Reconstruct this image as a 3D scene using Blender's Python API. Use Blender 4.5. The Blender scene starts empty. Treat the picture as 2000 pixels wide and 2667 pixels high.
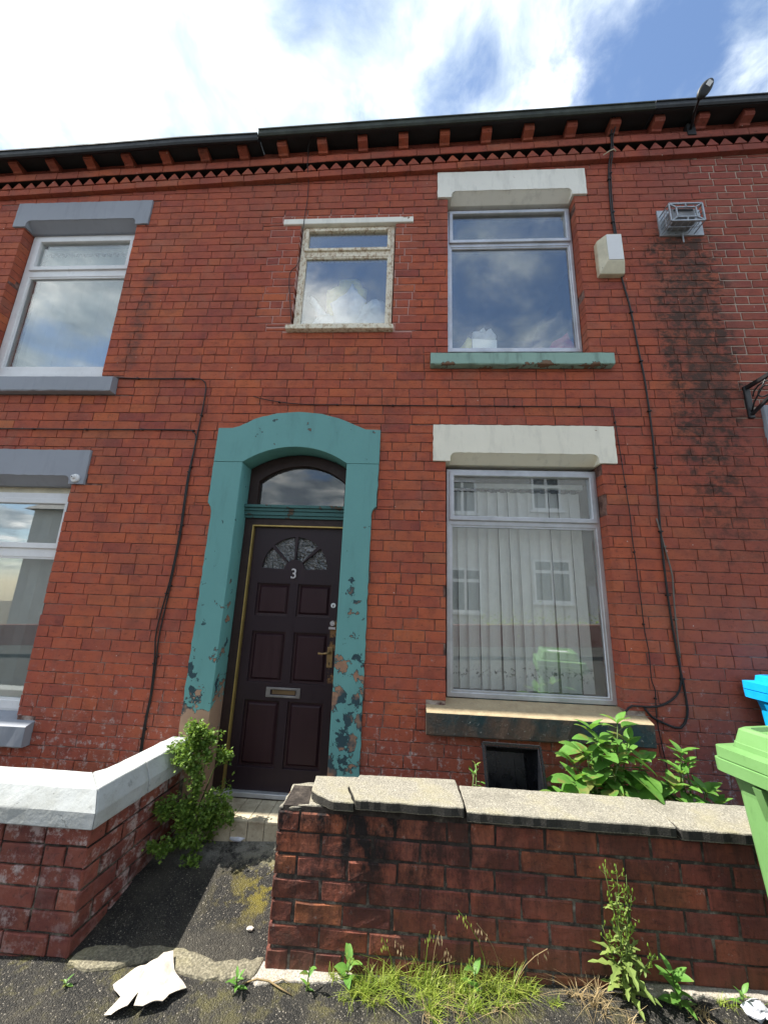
import bpy, bmesh, math, random
from mathutils import Vector, Matrix, noise as mnoise
R = math.radians
rng = random.Random(7)
scene = bpy.context.scene
col = scene.collection

# ------------------------------------------------------------------ camera
cam_d = bpy.data.cameras.new('camera'); cam = bpy.data.objects.new('camera', cam_d); col.objects.link(cam)
CAM = Vector((0.0, -2.8, 1.637))
_p, _y, _r = R(12.92886), R(-3.50389), R(2.17344)
_f = Vector((math.sin(_y)*math.cos(_p), math.cos(_y)*math.cos(_p), math.sin(_p)))
_rt = Vector((math.cos(_y), -math.sin(_y), 0)); _up = _rt.cross(_f)
c_r = _rt*math.cos(_r) + _up*math.sin(_r); c_u = -_rt*math.sin(_r) + _up*math.cos(_r)
cam.matrix_world = Matrix(((c_r.x, c_u.x, -_f.x, CAM.x), (c_r.y, c_u.y, -_f.y, CAM.y), (c_r.z, c_u.z, -_f.z, CAM.z), (0, 0, 0, 1)))
cam_d.sensor_fit = 'VERTICAL'; cam_d.sensor_height = 24; cam_d.lens = 956.7/2667*24
cam_d.clip_start = 0.05; cam_d.clip_end = 2000
scene.camera = cam

# ------------------------------------------------------------------ sky, sun, exposure
SUN = Vector((-0.74, -0.034, 1.0)).normalized()
world = bpy.data.worlds.new('World'); scene.world = world; world.use_nodes = True
sun_d = bpy.data.lights.new('sun', 'SUN'); sun_d.energy = 4.4; sun_d.angle = R(0.5); sun_d.color = (1.0, 0.95, 0.86)
sun = bpy.data.objects.new('sun', sun_d); col.objects.link(sun); sun.location = (-6, -3, 14)
sun.rotation_euler = (-SUN).to_track_quat('-Z', 'Y').to_euler()
scene.view_settings.view_transform = 'Standard'; scene.view_settings.look = 'None'
scene.view_settings.exposure = 1.48; scene.view_settings.gamma = 1
scene.cycles.max_bounces = 8; scene.cycles.transparent_max_bounces = 16
SKY_STRENGTH = 0.10
CLOUD = 7.0          # radiance of cloud before the background strength
CLOUD_OFF = (-3.45863, 5.85348, 3.02495)

# ------------------------------------------------------------------ node helper
class NT:
    def __init__(s, nt): s.nt = nt
    def put(s, sock, v):
        if v is None: return
        if isinstance(v, bpy.types.NodeSocket): s.nt.links.new(v, sock)
        else:
            if sock.type == 'RGBA' and not hasattr(v, '__len__'): v = (v, v, v, 1)
            elif sock.type == 'RGBA' and len(v) == 3: v = (*v, 1)
            sock.default_value = v
    def node(s, typ, props=None, **ins):
        n = s.nt.nodes.new(typ)
        for k, v in (props or {}).items(): setattr(n, k, v)
        for k, v in ins.items():
            k2 = k.replace('_', ' ')
            s.put(n.inputs[k2 if k2 in n.inputs else k], v)
        return n
    def pos(s): return s.node('ShaderNodeNewGeometry').outputs['Position']
    def sep(s, v):
        n = s.node('ShaderNodeSeparateXYZ'); s.put(n.inputs[0], v); return n.outputs
    def comb(s, x, y, z):
        n = s.node('ShaderNodeCombineXYZ')
        for i, v in enumerate((x, y, z)): s.put(n.inputs[i], v)
        return n.outputs[0]
    def vmul(s, v, k):
        n = s.node('ShaderNodeVectorMath', {'operation': 'MULTIPLY'}); s.put(n.inputs[0], v); n.inputs[1].default_value = k; return n.outputs[0]
    def vadd(s, v, k):
        n = s.node('ShaderNodeVectorMath', {'operation': 'ADD'}); s.put(n.inputs[0], v); s.put(n.inputs[1], k); return n.outputs[0]
    def noise(s, vec, scale=5, detail=4, rough=.55, dist=0, out=0):
        n = s.node('ShaderNodeTexNoise', None, Vector=vec, Scale=scale, Detail=detail, Roughness=rough, Distortion=dist); return n.outputs[out]
    def voro(s, vec, scale=5, feature='F1', out='Distance', rnd=1):
        n = s.node('ShaderNodeTexVoronoi', {'feature': feature}, Vector=vec, Scale=scale, Randomness=rnd); return n.outputs[out]
    def math(s, op, a, b=None, clamp=False):
        n = s.node('ShaderNodeMath', {'operation': op, 'use_clamp': clamp}); s.put(n.inputs[0], a); s.put(n.inputs[1], b); return n.outputs[0]
    def mapr(s, v, a, b, c=0., d=1., smooth=False):
        n = s.node('ShaderNodeMapRange', {'interpolation_type': 'SMOOTHSTEP' if smooth else 'LINEAR'})
        for i, q in enumerate((v, a, b, c, d)): s.put(n.inputs[i], q)
        return n.outputs[0]
    def ramp(s, fac, stops, mode='LINEAR'):
        n = s.node('ShaderNodeValToRGB'); s.put(n.inputs[0], fac); cr = n.color_ramp; cr.interpolation = mode
        while len(cr.elements) < len(stops): cr.elements.new(.5)
        for e, (p, c) in zip(cr.elements, stops): e.position = p; e.color = (*c, 1) if len(c) == 3 else c
        return n.outputs[0]
    def mix(s, fac, a, b, blend='MIX'):
        n = s.node('ShaderNodeMix', {'data_type': 'RGBA', 'blend_type': blend})
        s.put(n.inputs[0], fac); s.put(n.inputs[6], a); s.put(n.inputs[7], b); return n.outputs[2]
    def bump(s, h, strength=.3, dist=.01):
        n = s.node('ShaderNodeBump', None, Height=h); n.inputs['Strength'].default_value = strength; n.inputs['Distance'].default_value = dist; return n.outputs[0]

def mat(name, fn=None, **kw):
    m = bpy.data.materials.new(name); m.use_nodes = True
    t = NT(m.node_tree); b = m.node_tree.nodes['Principled BSDF']
    b.inputs['Specular IOR Level'].default_value = 0.3
    for k, v in kw.items(): t.put(b.inputs[k.replace('_', ' ')], v)
    if fn:
        r = fn(t, b)
        for k, v in (r or {}).items(): t.put(b.inputs[k.replace('_', ' ')], v)
    return m

# sky
w = NT(world.node_tree); wn = world.node_tree.nodes
bg = wn['Background']; bg.inputs['Strength'].default_value = SKY_STRENGTH
sky = w.node('ShaderNodeTexSky', {'sky_type': 'NISHITA', 'sun_disc': False})
sky.sun_elevation = math.asin(SUN.z); sky.sun_rotation = math.atan2(SUN.x, SUN.y) % (2*math.pi)
sky.air_density = 1.0; sky.dust_density = 0.4; sky.ozone_density = 2.0; sky.altitude = 100
wc = w.node('ShaderNodeTexCoord').outputs['Generated']
wx, wy, wz = w.sep(wc)
den = w.math('ADD', w.math('MAXIMUM', wz, 0.0), 0.12)
pl = w.comb(w.math('DIVIDE', wx, den), w.math('DIVIDE', wy, den), 0.0)
pl = w.vadd(pl, CLOUD_OFF)
warp = w.node('ShaderNodeTexNoise', None, Vector=pl, Scale=2.2, Detail=3.0, Roughness=.5).outputs['Color']
plw = w.vadd(pl, w.vmul(warp, (.22, .22, 0)))
c_big = w.noise(plw, 1.25, 4, .5)
c_fine = w.noise(plw, 5.5, 8, .62)
c_d = w.math('ADD', w.math('MULTIPLY', c_big, .72), w.math('MULTIPLY', c_fine, .28))
c_edge = w.math('MULTIPLY', w.mapr(c_d, .395, .52, 0, 1, True), w.mapr(wz, 0.0, .06))
c_tone = w.noise(w.vadd(plw, (3.1, 1.7, .4)), 3.1, 6, .55)
thick = w.mapr(c_d, .50, .66)
c_col = w.ramp(w.math('ADD', w.mapr(c_tone, .36, .64, 0, .95), w.math('MULTIPLY', thick, .06)), [(0, (.30, .37, .45)), (.35, (.50, .58, .64)), (.68, (.82, .88, .91)), (1, (1.5, 1.5, 1.46))])
c_rad = w.node('ShaderNodeVectorMath', {'operation': 'SCALE'}); w.put(c_rad.inputs[0], c_col); c_rad.inputs['Scale'].default_value = CLOUD
w.put(bg.inputs['Color'], w.mix(c_edge, sky.outputs[0], c_rad.outputs[0]))

# ------------------------------------------------------------------ materials
def brick_fn(stops, facade=True, bump=.5):
    def fn(t, b):
        p = t.pos(); x, y, z = t.sep(p)
        a1 = t.node('ShaderNodeAttribute', {'attribute_name': 'rnd', 'attribute_type': 'GEOMETRY'}).outputs['Fac']
        a2 = t.node('ShaderNodeAttribute', {'attribute_name': 'rnd', 'attribute_type': 'OBJECT'}).outputs['Fac']
        rnd = t.math('ADD', a1, a2)
        c = t.ramp(rnd, stops)
        # colour drifting inside each brick and over the wall
        n1 = t.noise(t.vadd(p, t.comb(t.math('MULTIPLY', rnd, 40), 0, 0)), 9, 5, .6)
        c = t.mix(t.mapr(n1, .45, .75, 0, .5), c, (.47, .115, .048))
        c = t.mix(t.mapr(n1, .50, .28, 0, .55), c, (.17, .05, .04))
        n6 = t.noise(p, .9, 4, .6)
        c = t.mix(t.mapr(n6, .50, .66, 0, .5), c, (.26, .055, .05))
        n2 = t.noise(p, 1.7, 5, .6)
        if facade:
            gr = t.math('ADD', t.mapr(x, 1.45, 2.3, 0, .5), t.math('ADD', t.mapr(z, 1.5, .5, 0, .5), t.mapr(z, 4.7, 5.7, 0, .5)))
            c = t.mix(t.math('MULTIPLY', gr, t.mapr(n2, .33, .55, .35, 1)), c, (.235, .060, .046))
        c = t.mix(t.mapr(n2, .44, .64, 0, .30), c, (.25, .095, .06))
        n7 = t.noise(t.vmul(p, (1, 1, 1.2)), 3.0, 7, .72)
        c = t.mix(t.mapr(n7, .53, .68, 0, .5), c, (.30, .125, .085)); c = t.mix(t.mapr(n7, .47, .32, 0, .45), c, (.20, .05, .038))
        # sooty specks and pits
        n3 = t.noise(p, 55, 3, .6)
        c = t.mix(t.mapr(n3, .60, .72, 0, .6), c, (.05, .025, .02))
        n4 = t.noise(t.vmul(p, (1, 1, 3.2)), 13, 6, .7)
        c = t.mix(t.mapr(n4, .56, .72, 0, .75), c, (.07, .035, .028))
        ns = t.noise(t.vmul(p, (1.4, 1, .55)), 4.3, 6, .7)
        c = t.mix(t.mapr(ns, .52, .72, 0, .5), c, (.12, .045, .035))
        # pale lime bloom and paint flecks
        n5 = t.noise(p, 21, 7, .75)
        if facade:
            low = t.mapr(z, 1.15, .45, 0, 1)
            eff = t.math('MULTIPLY', t.mapr(t.math('ADD', n5, t.math('MULTIPLY', low, .075)), .60, .70), t.mapr(z, 1.5, .8, .12, .75))
            c = t.mix(eff, c, (.46, .40, .38))
            fl = t.voro(p, 7.0); c = t.mix(t.mapr(fl, .032, .024, 0, .8), c, (.60, .56, .52))
            # soot washed down below the boiler vent, a tall ragged stain
            dx = t.math('ABSOLUTE', t.math('SUBTRACT', x, t.math('ADD', t.math('ADD', 2.20, t.math('MULTIPLY', t.noise(p, 1.6, 5, .7), .44)), t.math('MULTIPLY', t.math('SUBTRACT', 4.9, z), -.02))))
            st = t.math('MULTIPLY', t.mapr(dx, .02, .46, 1, 0, True), t.math('MULTIPLY', t.mapr(z, 5.15, 4.85, 0, 1), t.mapr(z, 1.6, 3.6, .0, 1)))
            s5 = t.noise(t.vmul(p, (1, 1, 1.3)), 9, 6, .75)
            stain = t.math('MULTIPLY', t.mapr(st, 0, .45), t.mapr(t.math('ADD', s5, t.math('MULTIPLY', st, .10)), .50, .63))
            c = t.mix(t.math('MULTIPLY', stain, .9), c, (.028, .024, .02))
            c = t.mix(t.math('MULTIPLY', st, .3), c, (.10, .055, .04))
            # old damp streak beside the left upper window
            d2 = t.math('ABSOLUTE', t.math('SUBTRACT', x, t.math('ADD', -2.50, t.math('MULTIPLY', t.math('SUBTRACT', z, 4.2), .07))))
            s2 = t.math('MULTIPLY', t.mapr(d2, .03, .13, 1, 0, True), t.math('MULTIPLY', t.mapr(z, 4.75, 4.55, 0, 1), t.mapr(z, 3.35, 3.7, 0, 1)))
            c = t.mix(t.math('MULTIPLY', s2, t.mapr(s5, .40, .58, 0, .7)), c, (.09, .05, .04))
        else:
            c = t.mix(t.mapr(n5, .62, .72, 0, .7), c, (.45, .41, .38))
            # black soot and algae on the garden wall
            s6 = t.noise(t.vmul(p, (1, 1, .55)), 5.5, 7, .75)
            region = t.math('MULTIPLY', t.mapr(x, .65, .0, .45, 1), t.mapr(z, .12, .42, .3, 1))
            c = t.mix(t.math('MULTIPLY', region, t.mapr(s6, .40, .54, .0, 1)), c, (.012, .009, .009))
            c = t.mix(t.mapr(t.noise(t.vmul(p, (1, 1, .12)), 24, 5, .7), .46, .68, 0, .5), c, (.03, .02, .018))
            c = t.mix(t.math('MULTIPLY', t.mapr(z, .18, .0, 0, .6), t.mapr(n2, .4, .6)), c, (.05, .05, .022))
        h = t.math('ADD', t.math('MULTIPLY', t.noise(p, 38, 6, .7), 1.0), t.math('MULTIPLY', n3, .5))
        return dict(Base_Color=c, Roughness=t.mapr(n4, .3, .7, .75, .95), Normal=t.bump(h, bump, .006))
    return fn
FACADE = [(0, (.24, .055, .044)), (.15, (.31, .072, .047)), (.4, (.38, .088, .047)), (.62, (.41, .098, .046)), (.82, (.44, .118, .048)), (.93, (.36, .11, .058)), (1, (.52, .17, .055))]
UPPER = FACADE
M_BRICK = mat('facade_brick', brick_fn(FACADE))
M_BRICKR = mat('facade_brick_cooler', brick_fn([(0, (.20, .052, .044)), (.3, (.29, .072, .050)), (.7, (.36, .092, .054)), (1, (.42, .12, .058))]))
M_WBRICK = mat('garden_wall_brick', brick_fn([(0, (.085, .028, .024)), (.35, (.15, .048, .034)), (.6, (.20, .064, .040)), (.85, (.26, .085, .042)), (1, (.36, .125, .050))], False, .8))
def lbrick(t, b):
    return brick_fn([(0, (.15, .05, .042)), (.4, (.24, .07, .05)), (.75, (.30, .085, .055)), (1, (.34, .10, .06))], None, .8)(t, b)
def left_wall_fn(t, b):
    p = t.pos(); 
    a2 = t.node('ShaderNodeAttribute', {'attribute_name': 'rnd', 'attribute_type': 'OBJECT'}).outputs['Fac']
    c = t.ramp(a2, [(0, (.10, .035, .030)), (.4, (.16, .048, .038)), (.75, (.21, .06, .044)), (1, (.26, .085, .055))])
    n1 = t.noise(p, 8, 5, .6); c = t.mix(t.mapr(n1, .45, .75, 0, .5), c, (.27, .10, .06)); c = t.mix(t.mapr(n1, .5, .3, 0, .5), c, (.08, .032, .03))
    n5 = t.noise(p, 12, 8, .75); c = t.mix(t.math('MULTIPLY', t.mapr(n5, .50, .60, 0, .8), t.mapr(t.math('ABSOLUTE', t.math('SUBTRACT', t.math('FRACT', t.math('MULTIPLY', a2, 7.3)), .5)), .15, .42, .08, 1)), c, (.50, .43, .41))
    n3 = t.noise(p, 45, 3, .6); c = t.mix(t.mapr(n3, .58, .7, 0, .6), c, (.05, .03, .025))
    return dict(Base_Color=c, Roughness=.9, Normal=t.bump(t.noise(p, 40, 6, .7), .7, .006))
M_LBRICK = mat('left_wall_brick', left_wall_fn)
def mortar_fn(t, b):
    p = t.pos(); x, y, z = t.sep(p)
    n = t.noise(p, 14, 5, .7)
    c = t.mix(t.mapr(n, .42, .62, 0, .8), (.085, .044, .037), (.27, .155, .125))
    pale = t.math('MULTIPLY', t.mapr(t.math('ADD', x, t.math('MULTIPLY', t.noise(p, 3, 3, .6), .4)), 2.78, 2.84), t.mapr(z, 2.6, 3.4, .25, 1))
    c = t.mix(pale, c, (.42, .34, .28))
    nb = t.math('MULTIPLY', t.math('MULTIPLY', t.mapr(x, -1.40, -1.37), t.mapr(x, .06, .03)), t.math('MULTIPLY', t.mapr(z, 3.88, 3.92), t.mapr(z, 5.27, 5.24)))
    c = t.mix(t.math('MULTIPLY', nb, .9), c, (.52, .30, .26))
    lime = t.math('MULTIPLY', t.mapr(z, 1.9, .8, .0, .8), t.mapr(t.noise(p, 6, 5, .7), .48, .6))
    c = t.mix(lime, c, (.42, .37, .33))
    return dict(Base_Color=c, Roughness=.95, Normal=t.bump(n, .5, .004))
M_MORTAR = mat('mortar', mortar_fn)
def gmortar_fn(t, b):
    p = t.pos(); n = t.noise(p, 12, 6, .75)
    x_, y_, z_ = t.sep(p); n = t.math('SUBTRACT', n, t.math('MULTIPLY', t.mapr(x_, .75, .05, .3, 1), t.mapr(z_, .2, .5, 0, .16)))
    c = t.ramp(n, [(.3, (.02, .016, .014)), (.46, (.055, .045, .038)), (.58, (.16, .14, .11)), (.75, (.36, .34, .30))])
    return dict(Base_Color=c, Roughness=.95, Normal=t.bump(t.noise(p, 60, 5, .7), .8, .006))
M_GMORTAR = mat('garden_wall_mortar', gmortar_fn)
def paint_fn(base, under, stone, amount, z0, z1, th0, th1, dirt=.35, scale=7., rough=.55):
    def fn(t, b):
        p = t.pos(); x, y, z = t.sep(p)
        th = t.mapr(z, z0, z1, th0, th1)
        n = t.noise(p, scale, 8, .62, .2)
        d = t.math('SUBTRACT', n, th)
        chip = t.mapr(d, 0.0, .006); ring = t.mapr(d, -.014, -.008)
        n2 = t.noise(p, 2.2, 5, .6); n3 = t.noise(t.vmul(p, (1, 1, .22)), 11, 5, .65)
        c = t.mix(t.mapr(n2, .3, .7, 0, .35), base, tuple(v*.72 for v in base))
        c = t.mix(t.mapr(n3, .52, .75, 0, dirt), c, tuple(v*.45 for v in base))
        c = t.mix(ring, c, under)
        st = t.mix(t.noise(p, 25, 4, .6), tuple(v*.6 for v in stone), stone)
        c = t.mix(chip, c, st)
        h = t.math('ADD', t.math('MULTIPLY', chip, -1.0), t.math('MULTIPLY', t.noise(p, 30, 5, .6), .35))
        return dict(Base_Color=c, Roughness=t.mix(chip, rough, .9), Normal=t.bump(h, .6, .004))
    return fn
TEAL = (.125, .315, .305)
def teal_fn(t, b):
    p = t.pos(); x, y, z = t.sep(p)
    n = t.noise(p, 9., 8, .62, .2); th = t.mapr(z, .45, 1.95, .50, .675)
    foot = t.math('MULTIPLY', t.mapr(x, -1.30, -1.34), t.mapr(t.math('ADD', z, t.math('MULTIPLY', t.noise(p, 6, 6, .65), 1.5)), 1.56, 1.49, 0, .3))
    d = t.math('ADD', t.math('SUBTRACT', n, th), foot)
    chip = t.mapr(d, 0.0, .005); ring = t.mapr(d, -.022, -.015)
    n2 = t.noise(p, 2.2, 5, .6); n3 = t.noise(t.vmul(p, (1, 1, .22)), 11, 5, .65); n4 = t.noise(p, 3.1, 4, .6)
    c = t.mix(t.mapr(n2, .3, .7, 0, .35), TEAL, tuple(v*.74 for v in TEAL)); c = t.mix(t.mapr(n3, .52, .75, 0, .3), c, tuple(v*.5 for v in TEAL))
    c = t.mix(ring, c, (.028, .070, .080))
    st = t.mix(t.mapr(n4, .47, .53), (.03, .062, .075), t.mix(t.noise(p, 25, 4, .6), (.20, .11, .07), (.40, .23, .15)))
    st = t.mix(t.mapr(foot, .1, .2), st, t.mix(t.noise(p, 6, 5, .6), (.28, .17, .115), (.44, .29, .20)))
    c = t.mix(chip, c, st)
    h = t.math('ADD', t.math('MULTIPLY', chip, -1.0), t.math('MULTIPLY', t.noise(p, 30, 5, .6), .35))
    return dict(Base_Color=c, Roughness=t.mix(chip, .5, .9), Normal=t.bump(h, .6, .004))
M_TEAL = mat('peeling_teal_paint', teal_fn)
M_TEALSILL = mat('weathered_green_paint', paint_fn((.26, .40, .34), (.06, .08, .07), (.24, .15, .10), 0, 3.55, 3.60, .54, .70, .9))
def darksill_fn(t, b):
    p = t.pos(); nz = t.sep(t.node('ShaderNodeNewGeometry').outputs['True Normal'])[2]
    n = t.noise(t.vmul(p, (1, 1, .8)), 15, 8, .7); n2 = t.noise(p, 3.5, 5, .6); n3 = t.noise(p, 40, 5, .7)
    c = t.mix(t.mapr(n2, .42, .6), (.016, .038, .042), (.075, .050, .036))
    c = t.mix(t.mapr(n, .56, .64, 0, .8), c, (.05, .045, .035)); c = t.mix(t.mapr(n3, .62, .7, 0, .8), c, (.34, .32, .29))
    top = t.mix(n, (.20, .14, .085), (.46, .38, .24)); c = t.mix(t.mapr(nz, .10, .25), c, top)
    return dict(Base_Color=c, Roughness=.85, Normal=t.bump(t.math('ADD', n, n3), .7, .005))
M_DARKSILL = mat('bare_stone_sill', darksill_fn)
M_TEALDARK = mat('dark_green_timber', paint_fn((.045, .13, .125), (.02, .03, .03), (.13, .09, .06), 0, .85, 3, .52, .68))
M_CREAM = mat('cream_painted_stone', paint_fn((.80, .76, .64), (.35, .28, .2), (.28, .16, .11), 0, 0, 6, .72, .72, .38))
M_CREAM2 = mat('cream_painted_upper_stone', paint_fn((.78, .77, .70), (.35, .28, .2), (.28, .16, .11), 0, 0, 6, .72, .71, .45))
M_GREYP = mat('grey_painted_stone', paint_fn((.27, .29, .33), (.2, .2, .2), (.28, .18, .14), 0, 0, 6, .76, .76, .3))
def plain(c, rough=.5, spec=.3, var=.25, scale=6, metal=0., bump=0.):
    def fn(t, b):
        p = t.pos(); n = t.noise(p, scale, 6, .65)
        o = dict(Base_Color=t.mix(t.mapr(n, .35, .7), c, tuple(v*(1-var) for v in c)), Roughness=t.mapr(t.noise(p, scale*3, 4, .6), .3, .7, max(.02, rough-.1), min(1, rough+.12)), Metallic=metal)
        if bump: o['Normal'] = t.bump(t.noise(p, scale*12, 4, .6), bump, .003)
        return o
    m = mat('m', fn); m.node_tree.nodes['Principled BSDF'].inputs['Specular IOR Level'].default_value = spec
    return m
def named(m, n): m.name = n; return m
M_ALU = named(plain((.56, .57, .60), .38, .5, .3, 5, .55), 'weathered_aluminium')
M_UPVC = named(plain((.72, .73, .74), .35, .5, .15, 4), 'white_plastic_frame')
M_BLACK = named(plain((.012, .012, .014), .45, .4, .3), 'black_plastic')
M_GUTTER = named(plain((.016, .019, .022), .55, .4, .4, 4), 'black_gutter')
M_GUTTERG = named(plain((.05, .06, .05), .7, .3, .6, 5), 'mossy_old_gutter')
M_CABLE = named(plain((.014, .013, .013), .5, .35, .2), 'black_cable')
M_CABLEG = named(plain((.16, .14, .12), .6, .3, .3), 'grey_cable')
M_BRASS = named(plain((.46, .33, .11), .45, .5, .3, 9, .6), 'brass_strip')
M_STEEL = named(plain((.62, .62, .64), .3, .5, .2, 9, .85), 'polished_steel')
M_GALV = named(plain((.40, .43, .46), .5, .5, .35, 12, .5), 'galvanised_steel')
M_WHITEPL = named(plain((.72, .73, .74), .45, .4, .1, 5), 'white_plastic')
M_IVORY = named(plain((.62, .57, .42), .5, .4, .3, 7), 'yellowed_plastic')
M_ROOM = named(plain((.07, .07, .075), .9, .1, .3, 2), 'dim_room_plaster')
M_BLIND = None
def door_fn(t, b):
    p = t.pos(); x, y, z = t.sep(p)
    n = t.noise(t.vmul(p, (1, 1, .12)), 30, 5, .65)
    c = t.mix(n, (.014, .009, .013), (.028, .015, .020))
    # bare timber around the locks
    d = t.math('MULTIPLY', t.mapr(x, -.575, -.560), t.math('MULTIPLY', t.mapr(z, .97, 1.0), t.mapr(z, 1.52, 1.49)))
    wear = t.math('MULTIPLY', d, t.mapr(t.noise(p, 13, 5, .7), .50, .56))
    c = t.mix(wear, c, (.20, .105, .04))
    return dict(Base_Color=c, Roughness=t.mapr(n, .3, .7, .34, .5), Normal=t.bump(n, .15, .002))
M_GAPSHADE = named(plain((.022, .016, .015), .95, .1, .4, 9), 'shade_dark_brick_backing')  # near-black colour stands in for the shade between the cornice teeth
M_DOOR = mat('dark_stained_door', door_fn)
def doorp_fn(t, b):
    p = t.pos(); n = t.noise(t.vmul(p, (1, 1, .1)), 26, 5, .65)
    return dict(Base_Color=t.mix(n, (.020, .009, .012), (.036, .015, .019)), Roughness=t.mapr(n, .3, .7, .3, .45), Normal=t.bump(n, .15, .002))
M_DOORP = mat('dark_red_door_panel', doorp_fn)
M_DOORFRAME = named(plain((.035, .020, .018), .55, .3, .4, 9), 'dark_brown_frame')
def peel_fn(t, b):
    p = t.pos(); n = t.noise(t.vmul(p, (1.0, 1, .55)), 34, 8, .75, .3)
    c = t.ramp(n, [(.0, (.76, .72, .60)), (.49, (.72, .67, .55)), (.55, (.52, .42, .30)), (.62, (.34, .25, .17)), (1, (.22, .15, .10))])
    return dict(Base_Color=c, Roughness=.85, Normal=t.bump(n, .8, .004))
M_PEEL = mat('peeling_white_wood', peel_fn)
def stone_fn(c0, c1, c2, sc=160, soot=0.0):
    def fn(t, b):
        p = t.pos(); n = t.noise(p, sc, 3, .7); n2 = t.noise(p, 5, 6, .65)
        c = t.ramp(n, [(.32, c0), (.5, c1), (.66, c2)])
        c = t.mix(t.mapr(n2, .5, .7, 0, .45), c, (.30, .27, .15))
        c = t.mix(t.mapr(n2, .48, .30, 0, .5), c, tuple(v*.5 for v in c1))
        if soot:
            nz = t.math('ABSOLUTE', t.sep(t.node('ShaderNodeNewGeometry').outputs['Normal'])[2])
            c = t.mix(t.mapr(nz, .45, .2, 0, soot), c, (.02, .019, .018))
        return dict(Base_Color=c, Roughness=.92, Normal=t.bump(t.math('ADD', n, t.noise(p, 30, 5, .7)), .8, .006))
    return fn
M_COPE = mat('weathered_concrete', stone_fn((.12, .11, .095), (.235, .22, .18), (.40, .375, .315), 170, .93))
M_PLINTH = mat('pale_concrete', stone_fn((.18, .16, .14), (.34, .31, .27), (.48, .44, .38), 120))
def wcope_fn(t, b):
    p = t.pos(); n = t.noise(p, 18, 7, .7); n2 = t.noise(p, 4, 6, .7)
    c = t.mix(t.mapr(n2, .45, .7, 0, .5), (.40, .42, .42), (.26, .26, .215))
    c = t.mix(t.mapr(n, .58, .70, 0, .6), c, (.17, .18, .17))
    c = t.mix(t.mapr(t.voro(t.vadd(p, t.comb(t.math('MULTIPLY', n2, .08), n, 0)), 3.0, 'DISTANCE_TO_EDGE'), .008, .003, 0, .6), c, (.10, .10, .09))
    return dict(Base_Color=c, Roughness=.75, Normal=t.bump(t.math('ADD', n, t.noise(p, 45, 4, .6)), .35, .006))
M_WCOPE = mat('chipped_white_painted_coping', wcope_fn)
def asphalt_fn(moss):
    def fn(t, b):
        p = t.pos(); x, y, z = t.sep(p)
        v = t.voro(p, 170); vc = t.voro(p, 170, out='Color')
        n = t.noise(p, 60, 4, .7)
        g = t.sep(vc)[0]
        c = t.ramp(g, [(0, (.016, .015, .014)), (.6, (.036, .033, .030)), (.84, (.064, .059, .050)), (.95, (.15, .135, .11)), (1, (.36, .32, .26))])
        c = t.mix(t.mapr(v, .25, .55, 0, .8), c, (.012, .012, .011))
        c = t.mix(t.mapr(t.noise(p, 3.5, 6, .7), .45, .62, 0, .6), c, (.060, .054, .042))
        m1 = t.noise(p, 7, 6, .72)
        if moss:
            reg = t.math('MULTIPLY', t.mapr(x, -1.05, -.70), t.math('MULTIPLY', t.mapr(y, -.62, -.45), t.mapr(y, -.05, -.2)))
            c = t.mix(t.math('MULTIPLY', reg, t.mapr(m1, .47, .56, 0, .9)), c, (.16, .13, .015))
            gr = t.math('MULTIPLY', t.mapr(y, -.30, -.18), t.mapr(m1, .42, .55))
            c = t.mix(t.math('MULTIPLY', gr, .7), c, (.26, .25, .22))
        else:
            c = t.mix(t.math('MULTIPLY', t.mapr(y, -1.1, -.8, .0, .75), t.mapr(m1, .52, .64)), c, (.11, .10, .03))
        h = t.math('SUBTRACT', t.math('MULTIPLY', n, .8), v)
        return dict(Base_Color=c, Roughness=.8, Normal=t.bump(h, 1.0, .007))
    return fn
M_ASPH = mat('worn_asphalt', asphalt_fn(False))
M_PATH = mat('mossy_asphalt_path', asphalt_fn(True))
M_SOIL = mat('dirty_concrete', stone_fn((.05, .04, .03), (.10, .085, .065), (.17, .15, .12), 60))
def tile_fn(t, b):
    p = t.pos(); n = t.noise(p, 8, 6, .7); n2 = t.noise(p, 60, 3, .6)
    c = t.mix(t.mapr(n, .40, .68, 0, .8), (.50, .44, .32), (.24, .19, .13))
    c = t.mix(t.mapr(n2, .58, .7, 0, .5), c, (.14, .11, .08))
    return dict(Base_Color=c, Roughness=.45)
M_TILE = mat('grubby_cream_tile', tile_fn)
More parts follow.
